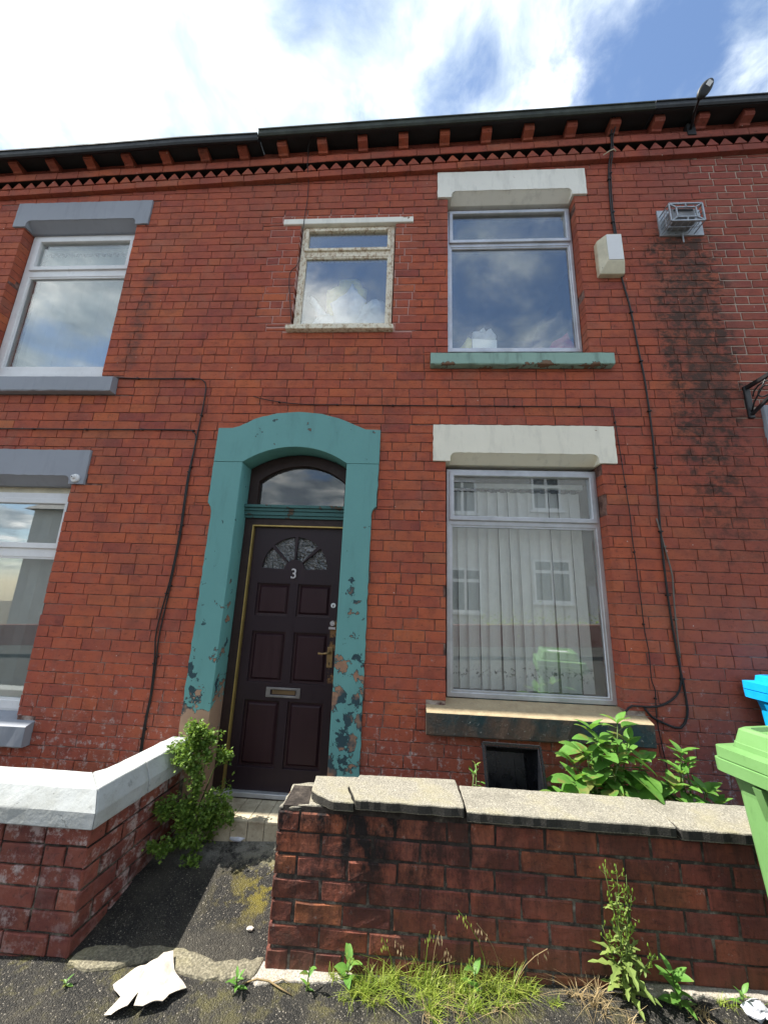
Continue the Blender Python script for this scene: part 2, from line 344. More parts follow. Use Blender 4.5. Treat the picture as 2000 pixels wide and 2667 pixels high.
def glass_mat(name, dirt=.02, tint=(.96, .985, .98), ior=2.3, rough=0.0, wave=0.0, dirtcol=(.6, .62, .62), dscale=3.):
    m = bpy.data.materials.new(name); m.use_nodes = True; nt = m.node_tree; nt.nodes.remove(nt.nodes['Principled BSDF'])
    t = NT(nt); out = nt.nodes['Material Output']
    ge = t.node('ShaderNodeNewGeometry'); dt = t.node('ShaderNodeVectorMath', {'operation': 'DOT_PRODUCT'})
    nt.links.new(ge.outputs['Incoming'], dt.inputs[0]); nt.links.new(ge.outputs['Normal'], dt.inputs[1])
    f0 = ((ior-1)/(ior+1))**2     # Schlick reflectance, the same for both faces of the pane
    fres = t.math('ADD', t.math('MULTIPLY', t.math('POWER', t.math('SUBTRACT', 1.0, t.math('ABSOLUTE', dt.outputs['Value'])), 5.0), 1-f0), f0, True)
    tr = t.node('ShaderNodeBsdfTransparent', None, Color=tint); gl = t.node('ShaderNodeBsdfGlossy', None, Color=(1, 1, 1), Roughness=rough)
    p = t.pos()
    if wave:
        bmp = t.bump(t.noise(p, wave, 2, .5, 1.5), 1.0, .02); t.put(gl.inputs['Normal'], bmp)
    mx = t.node('ShaderNodeMixShader'); t.put(mx.inputs[0], fres); t.put(mx.inputs[1], tr.outputs[0]); t.put(mx.inputs[2], gl.outputs[0])
    df = t.node('ShaderNodeBsdfDiffuse', None, Color=dirtcol)
    mx2 = t.node('ShaderNodeMixShader'); t.put(mx2.inputs[0], t.mapr(t.noise(t.vmul(p, (1, 1, .6)), dscale, 6, .65), .35, .75, dirt*.25, dirt*2.2)); t.put(mx2.inputs[1], mx.outputs[0]); t.put(mx2.inputs[2], df.outputs[0])
    nt.links.new(mx2.outputs[0], out.inputs['Surface'])
    return m
M_GLASS = glass_mat('window_glass', .015)
M_GLASSD = glass_mat('dusty_window_glass', .055, dscale=4)
M_GLASSF = glass_mat('patterned_door_glass', .04, (.30, .33, .33), 1.9, .08, 26.)
def blind_fn(c, mould):
    def fn(t, b):
        p = t.pos(); x, y, z = t.sep(p)
        n = t.noise(t.vmul(p, (2, 1, .35)), 7, 5, .6)
        cc = t.mix(t.mapr(n, .3, .7, 0, .4), c, tuple(v*.78 for v in c))
        if mould:
            m = t.math('MULTIPLY', t.noise(p, 42, 5, .7), 1.0)
            band = t.math('ABSOLUTE', t.math('SUBTRACT', z, t.math('ADD', 1.075, t.math('MULTIPLY', t.noise(p, 4, 2, .5), .06))))
            k = t.math('MULTIPLY', t.mapr(band, .015, .06, 1, 0), t.mapr(t.noise(t.vadd(p, (3, 0, 1)), 30, 6, .75), .54, .60))
            cc = t.mix(k, cc, (.03, .03, .03))
            cc = t.mix(t.mapr(z, 1.12, .95, 0, .35), cc, (.40, .40, .38))
        return dict(Base_Color=cc, Roughness=.85)
    return fn
M_BLINDB = mat('beige_blind_fabric', blind_fn((.76, .73, .71), True))
M_BLINDG = mat('pale_grey_blind_fabric', blind_fn((.26, .30, .30), False))
def leaf_mat(name, c0, c1, trans=.35, rough=.45, dry=None):
    m = bpy.data.materials.new(name); m.use_nodes = True; nt = m.node_tree; t = NT(nt); b = nt.nodes['Principled BSDF']; out = nt.nodes['Material Output']
    a1 = t.node('ShaderNodeAttribute', {'attribute_name': 'rnd', 'attribute_type': 'GEOMETRY'}).outputs['Fac']
    oi = t.node('ShaderNodeAttribute', {'attribute_name': 'rnd', 'attribute_type': 'OBJECT'}).outputs['Fac']
    p = t.pos(); n = t.noise(p, 40, 4, .6)
    c = t.mix(t.math('ADD', a1, oi, True), c0, c1)
    c = t.mix(t.mapr(n, .4, .7, 0, .35), c, tuple(v*.6 for v in c0))
    if dry: c = t.mix(t.mapr(t.noise(p, 9, 3, .6), .55, .62), c, dry)
    t.put(b.inputs['Base Color'], c); b.inputs['Roughness'].default_value = rough; b.inputs['Specular IOR Level'].default_value = .35
    tl = t.node('ShaderNodeBsdfTranslucent'); t.put(tl.inputs['Color'], t.mix(.5, c, t.mix(1.0, c, (1.3, 1.25, .5), 'MULTIPLY')))
    mx = t.node('ShaderNodeMixShader'); mx.inputs[0].default_value = trans; t.put(mx.inputs[1], b.outputs[0]); t.put(mx.inputs[2], tl.outputs[0])
    nt.links.new(mx.outputs[0], out.inputs['Surface'])
    return m
M_LEAF = leaf_mat('broad_leaf', (.065, .18, .032), (.17, .36, .07), .42, .45, (.20, .22, .06))
M_FERN = leaf_mat('small_lobed_leaf', (.09, .18, .033), (.27, .40, .075), .42)
M_GRASS = leaf_mat('grass_blade', (.20, .31, .045), (.46, .52, .11), .45)
M_WEED = leaf_mat('weed_leaf', (.13, .20, .055), (.26, .34, .09))
M_STEM = named(plain((.10, .15, .04), .6, .3, .4, 20), 'green_stem')
M_DRY = leaf_mat('dry_grass', (.30, .22, .11), (.46, .36, .20), .3, .8)
def plastic(c, nm, rough=.42):
    def fn(t, b):
        p = t.pos(); n = t.noise(p, 6, 6, .7); n2 = t.noise(t.vmul(p, (1, 1, .3)), 25, 5, .7)
        cc = t.mix(t.mapr(n, .4, .7, 0, .35), c, tuple(min(1, v*1.25+.03) for v in c)); cc = t.mix(t.mapr(n2, .56, .75, 0, .45), cc, tuple(v*.55 for v in c))
        return dict(Base_Color=cc, Roughness=rough, Normal=t.bump(t.noise(p, 220, 2, .5), .12, .002))
    return mat(nm, fn)
M_GREENBIN = plastic((.12, .25, .085), 'faded_green_bin_plastic')
M_BLUEBIN = plastic((.0, .27, .60), 'bright_blue_bin_plastic')
M_CRATE = named(plain((.010, .011, .014), .3, .5, .3), 'black_crate_plastic')
M_PAPER = named(plain((.56, .50, .43), .85, .2, .28, 14, 0, .6), 'torn_card')
M_BAG = named(plain((.58, .60, .66), .35, .5, .35, 9, 0, 1.0), 'thin_white_plastic')
M_BAGY = named(plain((.50, .46, .12), .4, .4, .4, 14), 'yellow_plastic')
M_RED = named(plain((.35, .03, .07), .6, .3, .4, 9), 'crimson_cloth')
M_SLATE = named(plain((.06, .065, .075), .6, .4, .4, 3), 'grey_slate')
M_RENDER = named(plain((.62, .60, .56), .9, .2, .2, 1.5), 'pale_render')
M_BRICKFAR = named(plain((.30, .12, .09), .9, .2, .3, 3), 'far_brick')
M_WFRAME = named(plain((.75, .75, .75), .4, .4, .1), 'white_frame')
M_DARKG = named(plain((.03, .035, .04), .1, .5, .2), 'dark_far_glass')

# ------------------------------------------------------------------ mesh helpers
def link(o, parent=None, inv=None):
    col.objects.link(o)
    if parent is not None:
        o.parent = parent
        if inv is not None: o.matrix_parent_inverse = inv
    return o
INV = {}
def thing(name, label, cat, loc, group=None):
    o = bpy.data.objects.new(name, None); o.empty_display_size = .1; o.location = loc
    col.objects.link(o); o['label'] = label; o['category'] = cat
    if group: o['group'] = group
    INV[o] = Matrix.Translation(-Vector(loc))
    return o
def tag(o, label, cat, group=None):
    o['label'] = label; o['category'] = cat
    if group: o['group'] = group
    return o
def obj(name, me, m=None, parent=None):
    o = bpy.data.objects.new(name, me)
    if m is not None and not me.materials: me.materials.append(m)
    return link(o, parent, INV.get(parent))
def mesh(name, v, f, smooth=False):
    me = bpy.data.meshes.new(name); me.from_pydata([tuple(q) for q in v], [], f); me.update()
    if smooth: me.polygons.foreach_set('use_smooth', [True]*len(f))
    return me
class MB:
    def __init__(s): s.v = []; s.f = []; s.r = []
    def add(s, v, f, r=0.):
        n = len(s.v); s.v += [tuple(q) for q in v]; s.f += [tuple(i+n for i in q) for q in f]; s.r += [r]*len(f)
    def box(s, x0, x1, y0, y1, z0, z1, r=0.):
        s.add([(x0,y0,z0),(x1,y0,z0),(x1,y1,z0),(x0,y1,z0),(x0,y0,z1),(x1,y0,z1),(x1,y1,z1),(x0,y1,z1)],
              [(0,3,2,1),(4,5,6,7),(0,1,5,4),(1,2,6,5),(2,3,7,6),(3,0,4,7)], r)
    def bar(s, a, b, w, h=None, upv=(0, 0, 1)):
        a, b = Vector(a), Vector(b); h = h or w; d = (b-a).normalized(); u = Vector(upv)
        if abs(d.dot(u)) > .95: u = Vector((1, 0, 0))
        sd = d.cross(u).normalized()*w/2; u2 = sd.cross(d).normalized()*h/2
        s.add([a-sd-u2, a+sd-u2, a+sd+u2, a-sd+u2, b-sd-u2, b+sd-u2, b+sd+u2, b-sd+u2], [(0,3,2,1),(4,5,6,7),(0,1,5,4),(1,2,6,5),(2,3,7,6),(3,0,4,7)])
    def tube(s, pts, rad, n=6, cap=True):
        pts = [Vector(p) for p in pts]; rad = rad if hasattr(rad, '__len__') else [rad]*len(pts)
        base = len(s.v); nv = []; pd = None
        for i, p in enumerate(pts):
            d = (pts[min(i+1, len(pts)-1)]-pts[max(i-1, 0)]).normalized()
            u = Vector((0, 0, 1)) if abs(d.z) < .9 else Vector((0, 1, 0))
            sd = d.cross(u).normalized()
            if pd is not None and sd.dot(pd) < 0: sd = -sd
            pd = sd; u2 = sd.cross(d).normalized()
            for k in range(n):
                a = 2*math.pi*k/n; nv.append(p+(sd*math.cos(a)+u2*math.sin(a))*rad[i])
        f = []
        for i in range(len(pts)-1):
            for k in range(n): f.append((i*n+k, i*n+(k+1) % n, (i+1)*n+(k+1) % n, (i+1)*n+k))
        if cap: f.append(tuple(range(n-1, -1, -1))); f.append(tuple((len(pts)-1)*n+k for k in range(n)))
        s.add(nv, f)
    def lathe(s, c, prof, n=16, axis='Z'):
        c = Vector(c); nv = []; f = []
        for (r, h) in prof:
            for k in range(n):
                a = 2*math.pi*k/n
                q = Vector((r*math.cos(a), r*math.sin(a), h))
                if axis == 'Y': q = Vector((q.x, h, q.y))
                nv.append(c+q)
        for i in range(len(prof)-1):
            for k in range(n): f.append((i*n+k, i*n+(k+1) % n, (i+1)*n+(k+1) % n, (i+1)*n+k))
        f.append(tuple(range(n))); f.append(tuple((len(prof)-1)*n+k for k in range(n)))
        s.add(nv, f)
    def mesh(s, name, smooth=False):
        me = mesh(name, s.v, s.f, smooth)
        if any(s.r):
            a = me.attributes.new('rnd', 'FLOAT', 'FACE'); a.data.foreach_set('value', s.r)
        return me
    def build(s, name, m, parent=None, smooth=False, bevel=0.):
        o = obj(name, s.mesh(name, smooth), m, parent)
        if bevel:
            md = o.modifiers.new('b', 'BEVEL'); md.width = bevel; md.segments = 2; md.limit_method = 'ANGLE'; md.angle_limit = R(35)
        return o
def poly_mesh(name, loops, y0, y1):
    """Flat outline(s) in X,Z (holes allowed) given real depth from y0 to y1."""
    cu = bpy.data.curves.new('c', 'CURVE'); cu.dimensions = '2D'; cu.fill_mode = 'BOTH'; cu.extrude = (y1-y0)/2
    for lp in loops:
        sp = cu.splines.new('POLY'); sp.points.add(len(lp)-1); sp.use_cyclic_u = True
        for q, (x, z) in zip(sp.points, lp): q.co = (x, z, 0, 1)
    o = bpy.data.objects.new('c', cu); col.objects.link(o)
    dg = bpy.context.evaluated_depsgraph_get()
    me = bpy.data.meshes.new_from_object(o.evaluated_get(dg)); me.name = name
    bpy.data.objects.remove(o); bpy.data.curves.remove(cu)
    bm = bmesh.new(); bm.from_mesh(me); bmesh.ops.remove_doubles(bm, verts=bm.verts, dist=1e-5)
    bmesh.ops.transform(bm, matrix=Matrix(((1,0,0,0),(0,0,1,(y0+y1)/2),(0,1,0,0),(0,0,0,1))), verts=bm.verts)
    bmesh.ops.recalc_face_normals(bm, faces=bm.faces); bm.to_mesh(me); bm.free(); me.update(); me.materials.clear()
    return me
def poly(name, loops, y0, y1, m, parent=None, bevel=0.):
    o = obj(name, poly_mesh(name, loops, y0, y1), m, parent)
    if bevel:
        md = o.modifiers.new('b', 'BEVEL'); md.width = bevel; md.segments = 2; md.limit_method = 'ANGLE'; md.angle_limit = R(40)
    return o
def rect(x0, x1, z0, z1): return [(x0, z0), (x1, z0), (x1, z1), (x0, z1)]
def gz(x): return .04*x
def struct(o): o['kind'] = 'structure'; return o
def stuff(o): o['kind'] = 'stuff'; return o
def project(p):
    q = Vector(p)-CAM; d = q.dot(_f)
    if d < .05: return None
    k = 956.7/d; return 1000+k*q.dot(c_r), 1333.5-k*q.dot(c_u), d
def in_view(p, m=60):
    a = project(p); return a is not None and -m < a[0] < 2000+m and -m < a[1] < 2667+m

# ------------------------------------------------------------------ ground
def sheet(name, xs, ys, zf, m, thick=0):
    v = []; f = []; nx, ny = len(xs), len(ys)
    for y in ys:
        for x in xs: v.append((x, y, zf(x, y)))
    for j in range(ny-1):
        for i in range(nx-1): f.append((j*nx+i, j*nx+i+1, (j+1)*nx+i+1, (j+1)*nx+i))
    return obj(name, mesh(name, v, f, True), m)
struct(sheet('ground', [-300, 300], [-300, 300], lambda x, y: gz(x)-.16, M_SOIL))
struct(sheet('road', [-120, 120], [-8.2, -2.45], lambda x, y: gz(x)-.12, M_ASPH))
def fr(a, b, n): return [a+(b-a)*i/n for i in range(n+1)]
def pz(x, y):
    k = .006*mnoise.noise(Vector((x*4, y*4, 0)))+.003*mnoise.noise(Vector((x*13, y*13, 3)))
    return gz(x)+k*(1 if y > -1.6 else .5)
struct(sheet('pavement', [-40, -10]+fr(-4, 4, 100)+[10, 40], fr(-2.3, -.70, 28), pz, M_ASPH))
mb = MB()
for i in range(-20, 20):
    x0, x1 = i*.915+.004, (i+1)*.915-.004
    mb.add([(x0,-2.45,gz(x0)-.2),(x1,-2.45,gz(x1)-.2),(x1,-2.302,gz(x1)-.2),(x0,-2.302,gz(x0)-.2),(x0,-2.44,gz(x0)+.003),(x1,-2.44,gz(x1)+.003),(x1,-2.302,gz(x1)+.003),(x0,-2.302,gz(x0)+.003)],
           [(0,3,2,1),(4,5,6,7),(0,1,5,4),(1,2,6,5),(2,3,7,6),(3,0,4,7)])
kerb = mb.build('kerb', M_PLINTH); struct(kerb)
def path_z(x, y):
    t = max(0., min(1., (y+.74)/.64)); return gz(x)+.002+.125*t+.006*mnoise.noise(Vector((x*5, y*5, 9)))
struct(sheet('path', fr(-1.60, -.52, 24), fr(-.735, .02, 18), path_z, M_PATH))
struct(sheet('forecourt', fr(-.62, 3.4, 6), [-.56, .02], lambda x, y: gz(x)+.06, M_SOIL))
fo = struct(sheet('forecourt', fr(-6, -1.66, 4), [-.6, .02], lambda x, y: gz(x)+.06, M_SOIL))

# ------------------------------------------------------------------ terrace facade
ZREF, CH = 2.626, .0814
def S(x): return 5.71+.0415*x          # the string course climbs with the street
XB1, XB2 = -1.62, 2.62                  # party lines
XW0, XW1 = -6.1, 4.9
house_l = thing('terraced_house', 'neighbouring brick terraced house with grey painted lintels and white plastic windows', 'house', (-3.8, 0, gz(-3.8)), 'brick terrace')
house_c = thing('terraced_house', 'red brick terraced house with peeling teal door surround and dark door number 3', 'house', (.5, 0, gz(.5)), 'brick terrace')
house_r = thing('terraced_house', 'neighbouring brick house at right edge with pale mortar and grey door surround', 'house', (3.7, 0, gz(3.7)), 'brick terrace')

HOLES = []   # x0,x1,z0,z1 taken out of the brickwork
LU = (-3.95, -2.757, 3.47, 5.168); LL = (-4.0, -2.797, .640, 2.454)
RU = (.329, 1.510, 3.70, 5.40); RL = (.309, 1.512, .885, 2.71); MU = (-1.08, -.165, 3.965, 5.135)
LIN = {'LU': (-4.067, -2.633, 5.168, 5.463), 'LL': (-4.11, -2.679, 2.454, 2.755), 'RU': (.230, 1.627, 5.400, 5.711), 'RL': (.207, 1.630, 2.710, 3.023)}
SIL = {'LU': (-4.12, -2.588, 3.288, 3.430, 3.476), 'LL': (-4.15, -2.648, .506, .646, .69), 'RU': (.177, 1.672, 3.552, 3.662, 3.705), 'RL': (.170, 1.640, .748, .893, .945)}
for h in (LU, LL, RU, RL, MU): HOLES.append(h)
for h in LIN.values(): HOLES.append(h)
for h in SIL.values(): HOLES.append((h[0], h[1], h[2], h[4]))
HOLES.append((-1.255, .006, 5.117, 5.183))
HOLES.append((-1.112, -.150, 3.915, 3.975))
HOLES += [(-1.55, -.272, -.5, 2.32), (-1.585, -.228, 2.30, 2.965)]
for (xa, xb, zt) in ((-1.34, -.42, 3.0), (-1.24, -.55, 3.05), (-1.12, -.70, 3.085)): HOLES.append((xa, xb, 2.9, zt))
HOLES += [(2.78, 4.35, -.5, 3.21)]
def cut(r, holes):
    out = [r]
    for hx0, hx1, hz0, hz1 in holes:
        nxt = []
        for (x0, x1, z0, z1) in out:
            if hx1 <= x0 or hx0 >= x1 or hz1 <= z0 or hz0 >= z1: nxt.append((x0, x1, z0, z1)); continue
            if hz0 > z0: nxt.append((x0, x1, z0, hz0-.003)); z0 = hz0
            if hz1 < z1: nxt.append((x0, x1, hz1+.003, z1)); z1 = hz1
            if hx0 > x0: nxt.append((x0, hx0-.001, z0, z1))
            if hx1 < x1: nxt.append((hx1+.001, x1, z0, z1))
        out = [q for q in nxt if q[1]-q[0] > .016 and q[3]-q[2] > .010]
    return out
def brick_vf(wd, h, d, rg, b=.0026, jit=.0014):
    """front face at y=0, centre bottom at origin"""
    v = []
    for (ins, y) in ((b, 0.), (0., b*1.1), (0., d)):
        for (sx, sz) in ((-1, 0), (1, 0), (1, 1), (-1, 1)):
            j = (lambda: rg.uniform(-jit, jit)) if y < d*.5 else (lambda: 0)
            v.append((sx*(wd/2-ins)+j(), y+abs(j())*.9, (h-ins if sz else ins)+j()))
    f = [(0, 1, 2, 3)]
    for a in (0, 4):
        for k in range(4): f.append((a+k, a+4+k, a+4+(k+1) % 4, a+(k+1) % 4))
    return v, f
def brick_rough(wd, h, d, rg, b=.005, jit=.003):
    nx, nz = 3, 2; v = []; idx = {}
    for j in range(nz+1):
        for i in range(nx+1):
            bx = b if i == 0 else (-b if i == nx else 0); bz = b if j == 0 else (-b if j == nz else 0); e = jit
            v.append((-wd/2+wd*i/nx+bx+rg.uniform(-e, e), rg.uniform(0, jit*.9), h*j/nz+bz+rg.uniform(-e, e)*.7)); idx[i, j] = len(v)-1
    f = [(idx[i, j], idx[i+1, j], idx[i+1, j+1], idx[i, j+1]) for i in range(nx) for j in range(nz)]
    ring = [(i, 0) for i in range(nx)]+[(nx, j) for j in range(nz)]+[(i, nz) for i in range(nx, 0, -1)]+[(0, j) for j in range(nz, 0, -1)]
    n = len(ring); o1 = len(v)
    for (i, j) in ring: v.append((-wd/2+wd*i/nx+rg.uniform(-1, 1)*jit*.8, b*.9+rg.uniform(0, jit*.6), h*j/nz+rg.uniform(-1, 1)*jit*.6))
    for (i, j) in ring: v.append((-wd/2+wd*i/nx, d, h*j/nz))
    for k_ in range(n):
        k2 = (k_+1) % n
        f += [(idx[ring[k_]], o1+k_, o1+k2, idx[ring[k2]]), (o1+k_, o1+n+k_, o1+n+k2, o1+k2)]
    return v, f
BM = {}
def brick_mesh(wd, h, d, mname, m, var, b=.0026, jit=.0014):
    k = (round(wd/.003), round(h/.002), round(d/.01), mname, var)
    if k not in BM:
        me = mesh('brick', *brick_rough(wd, h, d, random.Random(k[0]*7+k[1]*31+var*17), b, jit)); me.materials.append(m); BM[k] = me
    return BM[k]
def brick_obj(parent, x, y, z, wd, h, d, m, rnd, rot=0., ry=0., b=.0028, jit=.0018):
    o = bpy.data.objects.new('brick', brick_mesh(wd, h, d, m.name, m, rng.randrange(6), b, jit)); o.location = (x, y, z)
    if rot or ry: o.rotation_euler = (0, ry, rot)
    o['rnd'] = rnd; link(o, parent, INV.get(parent)); return o
pieces = {'l': [], 'c': [], 'r': []}
J = .0056
k0 = math.floor((-.10-ZREF)/CH)
k = k0
while ZREF+k*CH < S(XW1):
    z0, z1 = ZREF+k*CH+J/2, ZREF+(k+1)*CH-J/2
    header = (k % 6) == 1
    L = .2315 if not header else .1155
    x = XW0 - rng.uniform(.0, .06) - (.116 if k % 2 else 0)
    while x < XW1:
        ln = L*rng.uniform(.975, 1.025)
        if not header and rng.random() < .035: ln = L*.5
        a, e = x, x+ln-J
        x += ln
        mid = (a+e)/2
        zt = S(mid)-.004
        if z0 > zt-.012: continue
        for q in cut((a, e, z0+rng.uniform(-.001, .001), min(z1, zt)), HOLES):
            cx = (q[0]+q[1])/2; sh = 0.
            if cx > 2.60 and q[2] > 3.0: sh = .0032
            if -1.40 < cx < .05 and 3.90 < q[2] < 5.26 and not (-1.08 < cx < -.165 and q[2] < 3.95): sh = .0030
            if sh: q = (q[0]+sh, q[1]-sh, q[2]+sh, q[3]-sh)
            if q[3]-q[2] < .008 or q[1]-q[0] < .012: continue
            key = 'l' if cx < XB1 else ('c' if cx < XB2 else 'r')
            pieces[key].append((q, max(0., min(1., rng.gauss(.46, .17)))))
    k += 1
def slab(name, x0, x1, holes, parent, extra=()):
    loops = [[(x0, -.6), (x1, -.6), (x1, S(x1)+.02), (x0, S(x0)+.02)]]
    for h in holes: loops.append(rect(h[0]-.004, h[1]+.004, h[2]-.004, h[3]+.004))
    loops += list(extra)
    return poly(name, loops, .007, .235, M_MORTAR, parent)
up = lambda h: (h[0], h[1], h[2], h[3]+.070)
wall_l = slab('wall', XW0-4, XB1, [up(LU), up(LL)], house_l)
wall_c = slab('wall', XB1, XB2, [MU, up(RU), up(RL)], house_c, [[(-1.36, .0), (-1.36, 2.70), (-1.28, 2.77), (-1.15, 2.83), (-.915, 2.86), (-.68, 2.83), (-.55, 2.77), (-.47, 2.70), (-.47, .0)]])
wall_r = slab('wall', XB2, XW1, [(2.99, 3.9, .05, 2.9)], house_r)
for key, wall, m in (('l', wall_l, M_BRICK), ('c', wall_c, M_BRICK), ('r', wall_r, M_BRICKR)):
    sc = []
    for (q, rn) in pieces[key]:
        a = project(((q[0]+q[1])/2, 0, (q[2]+q[3])/2))
        vis = a and -40 < a[0] < 2040 and -40 < a[1] < 2707
        hid = q[3] < .55 and not (-.28 < q[0] and q[3] > .5)
        sc.append(((q[1]-q[0])*(q[3]-q[2])/a[2]**2 if vis and not hid else 0., q, rn))
    sc.sort(key=lambda e: -e[0])
    rest = MB()
    for i, (s_, q, rn) in enumerate(sc):
        wd, h = q[1]-q[0], q[3]-q[2]; px, y, pz_ = (q[0]+q[1])/2, rng.uniform(-.0018, .0018), q[2]
        if i < 300 and s_ > 0: brick_obj(wall, px, y, pz_, wd, h, .105, m, rn)
        else:
            v, f = brick_rough(wd, h, .105, rng, .0028, .0017); rest.add([(px+a_, y+b_, pz_+c_) for a_, b_, c_ in v], f, max(.001, rn))
    stuff(rest.build('brickwork', m, wall))

# cornice: string, dogtooth, plain course, brackets
RY = -math.atan(.0415)
def cornice(house, x0, x1, m, first):
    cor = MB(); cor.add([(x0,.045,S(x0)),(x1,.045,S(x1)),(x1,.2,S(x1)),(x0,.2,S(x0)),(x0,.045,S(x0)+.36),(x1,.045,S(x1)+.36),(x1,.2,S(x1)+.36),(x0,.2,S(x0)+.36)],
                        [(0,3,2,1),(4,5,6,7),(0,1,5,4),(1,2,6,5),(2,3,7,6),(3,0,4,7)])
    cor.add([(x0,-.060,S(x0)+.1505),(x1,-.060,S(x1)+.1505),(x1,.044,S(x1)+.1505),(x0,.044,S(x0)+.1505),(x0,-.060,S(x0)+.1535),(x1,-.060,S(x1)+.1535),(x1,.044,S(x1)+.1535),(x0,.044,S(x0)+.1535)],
            [(0,3,2,1),(4,5,6,7),(0,1,5,4),(1,2,6,5),(2,3,7,6),(3,0,4,7)])  # thin strip added under the plain course to paint its underside in shade
    c = cor.build('cornice', M_GAPSHADE, house)
    x = x0
    while x < x1-.05:
        ln = .226
        cx = x+ln/2
        brick_obj(c, cx, -.040+rng.uniform(-.002, .002), S(cx)+.002, ln-.005, .072, .14, m, rng.uniform(.2, .85), 0, RY)
        brick_obj(c, cx+.06, -.066+rng.uniform(-.002, .002), S(cx+.06)+.154, ln-.004, .078, .15, m, rng.uniform(.2, .8), 0, RY)
        brick_obj(c, cx+.02, -.030, S(cx+.02)+.236, ln-.004, .076, .10, m, rng.uniform(.0, .5), 0, RY)
        brick_obj(c, cx+.10, -.030, S(cx+.10)+.316, ln-.004, .036, .10, m, rng.uniform(.0, .4), 0, RY)
        x += ln
    return c
TM = {}
def tooth_mesh(m):
    if m.name not in TM:
        a, h, d = .058, .072, .085
        me = mesh('tooth', [(-a,0,0),(a,0,0),(.006,0,h),(-.006,0,h),(-a,d,0),(a,d,0),(.006,d,h),(-.006,d,h)], [(0,1,2,3),(0,4,5,1),(1,5,6,2),(3,7,4,0),(2,6,7,3)])
        me.materials.append(m); TM[m.name] = me
    return TM[m.name]
CM = {}
def corbel_mesh(m):
    if m.name not in CM:
        pr = [(0, 0.010), (-.040, .018), (-.048, .034), (-.098, .052), (-.104, .062), (-.110, .066), (-.110, .118), (0, .118)]
        a = .046; v = [(-a, y, z) for y, z in pr]+[(a, y, z) for y, z in pr]; n = len(pr)
        f = [tuple(range(n)), tuple(range(2*n-1, n-1, -1))]+[(i, i+n, (i+1) % n+n, (i+1) % n) for i in range(n)]
        me = mesh('corbel', v, f); me.materials.append(m); CM[m.name] = me
    return CM[m.name]
for house, xa, xb, m in ((house_l, -9.5, XB1, M_BRICK), (house_c, XB1, XB2, M_BRICK), (house_r, XB2, XW1, M_BRICKR)):
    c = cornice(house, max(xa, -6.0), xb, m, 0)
    i = math.ceil((max(xa, -5.5)-2.1617)/.1277)
    while 2.1617+i*.1277 < xb:
        x = 2.1617+i*.1277; i += 1
        o = bpy.data.objects.new('tooth_brick', tooth_mesh(m)); o.location = (x, -.046+rng.uniform(-.003, .003), S(x)+.077); o.rotation_euler = (0, RY, 0); o['rnd'] = rng.uniform(.2, .8)
        link(o, c)
    i = math.ceil((max(xa, -5.5)+.109)/.4012)
    while -.109+i*.4012 < xb:
        x = -.109+i*.4012; i += 1
        o = bpy.data.objects.new('corbel', corbel_mesh(m)); o.location = (x, -.030, S(x)+.238); o.rotation_euler = (0, RY, 0); o['rnd'] = rng.uniform(.3, .8)
        link(o, c)
# soffit board, gutters and roofs
def gutter(name, x0, x1, dz, m, parent, end=True, fz=None):
    pr = [(-.165, .345), (-.180, .332), (-.198, .332), (-.208, .350), (-.208, .394), (-.216, .394), (-.216, .406), (-.200, .406), (-.198, .356), (-.165, .356)]
    xs = fr(x0, x1, max(1, int((x1-x0)/.4))); n = len(pr); v = []; f = []
    for x in xs:
        b = S(x)+dz+(fz(x) if fz else 0)
        v += [(x, y, b+z) for y, z in pr]
    for i in range(len(xs)-1):
        for k_ in range(n): f.append((i*n+k_, (i+1)*n+k_, (i+1)*n+(k_+1) % n, i*n+(k_+1) % n))
    f += [tuple(range(n)), tuple(len(v)-n+q for q in range(n-1, -1, -1))]
    return obj(name, mesh(name, v, f), m, parent)
def ext(name, x0, x1, y0, y1, za, zb, m, parent, zf=S):
    mb = MB(); mb.add([(x0,y0,zf(x0)+za),(x1,y0,zf(x1)+za),(x1,y1,zf(x1)+za),(x0,y1,zf(x0)+za),(x0,y0,zf(x0)+zb),(x1,y0,zf(x1)+zb),(x1,y1,zf(x1)+zb),(x0,y1,zf(x0)+zb)],
                      [(0,3,2,1),(4,5,6,7),(0,1,5,4),(1,2,6,5),(2,3,7,6),(3,0,4,7)]); return mb.build(name, m, parent)
for house, xa, xb, m, dz in ((house_l, -12, -1.535, M_GUTTER, -.052), (house_c, -1.53, 2.216, M_GUTTERG, 0.), (house_r, 2.222, 6.0, M_GUTTER, .004)):
    gutter('gutter', xa, xb, dz, m, house, True, (lambda x: .014*math.exp(-((x+2.3)/.5)**2)) if house is house_l else None)
    ext('soffit_board', xa, xb, -.185, .25, .358+min(dz, 0)*.55, .372+min(dz, 0)*.55, M_GUTTER, house)
    ext('fascia_board', xa, xb, -.186, -.166, .330+min(dz, 0)*.55, .357+min(dz, 0)*.55, M_GUTTER, house)
    mb = MB(); mb.add([(xa, -.17, S(xa)+.40), (xb, -.17, S(xb)+.40), (xb, 4.2, S(xb)+3.0), (xa, 4.2, S(xa)+3.0), (xa, 4.2, S(xa)+2.9), (xb, 4.2, S(xb)+2.9), (xb, -.12, S(xb)+.376), (xa, -.12, S(xa)+.376)],
                      [(0,1,2,3),(4,5,6,7),(0,7,6,1),(2,5,4,3),(1,6,5,2),(0,3,4,7)])
    mb.build('roof', M_SLATE, house)
    ext('back_wall', xa, xb, 8.2, 8.4, -5.9, .4, M_RENDER, house)

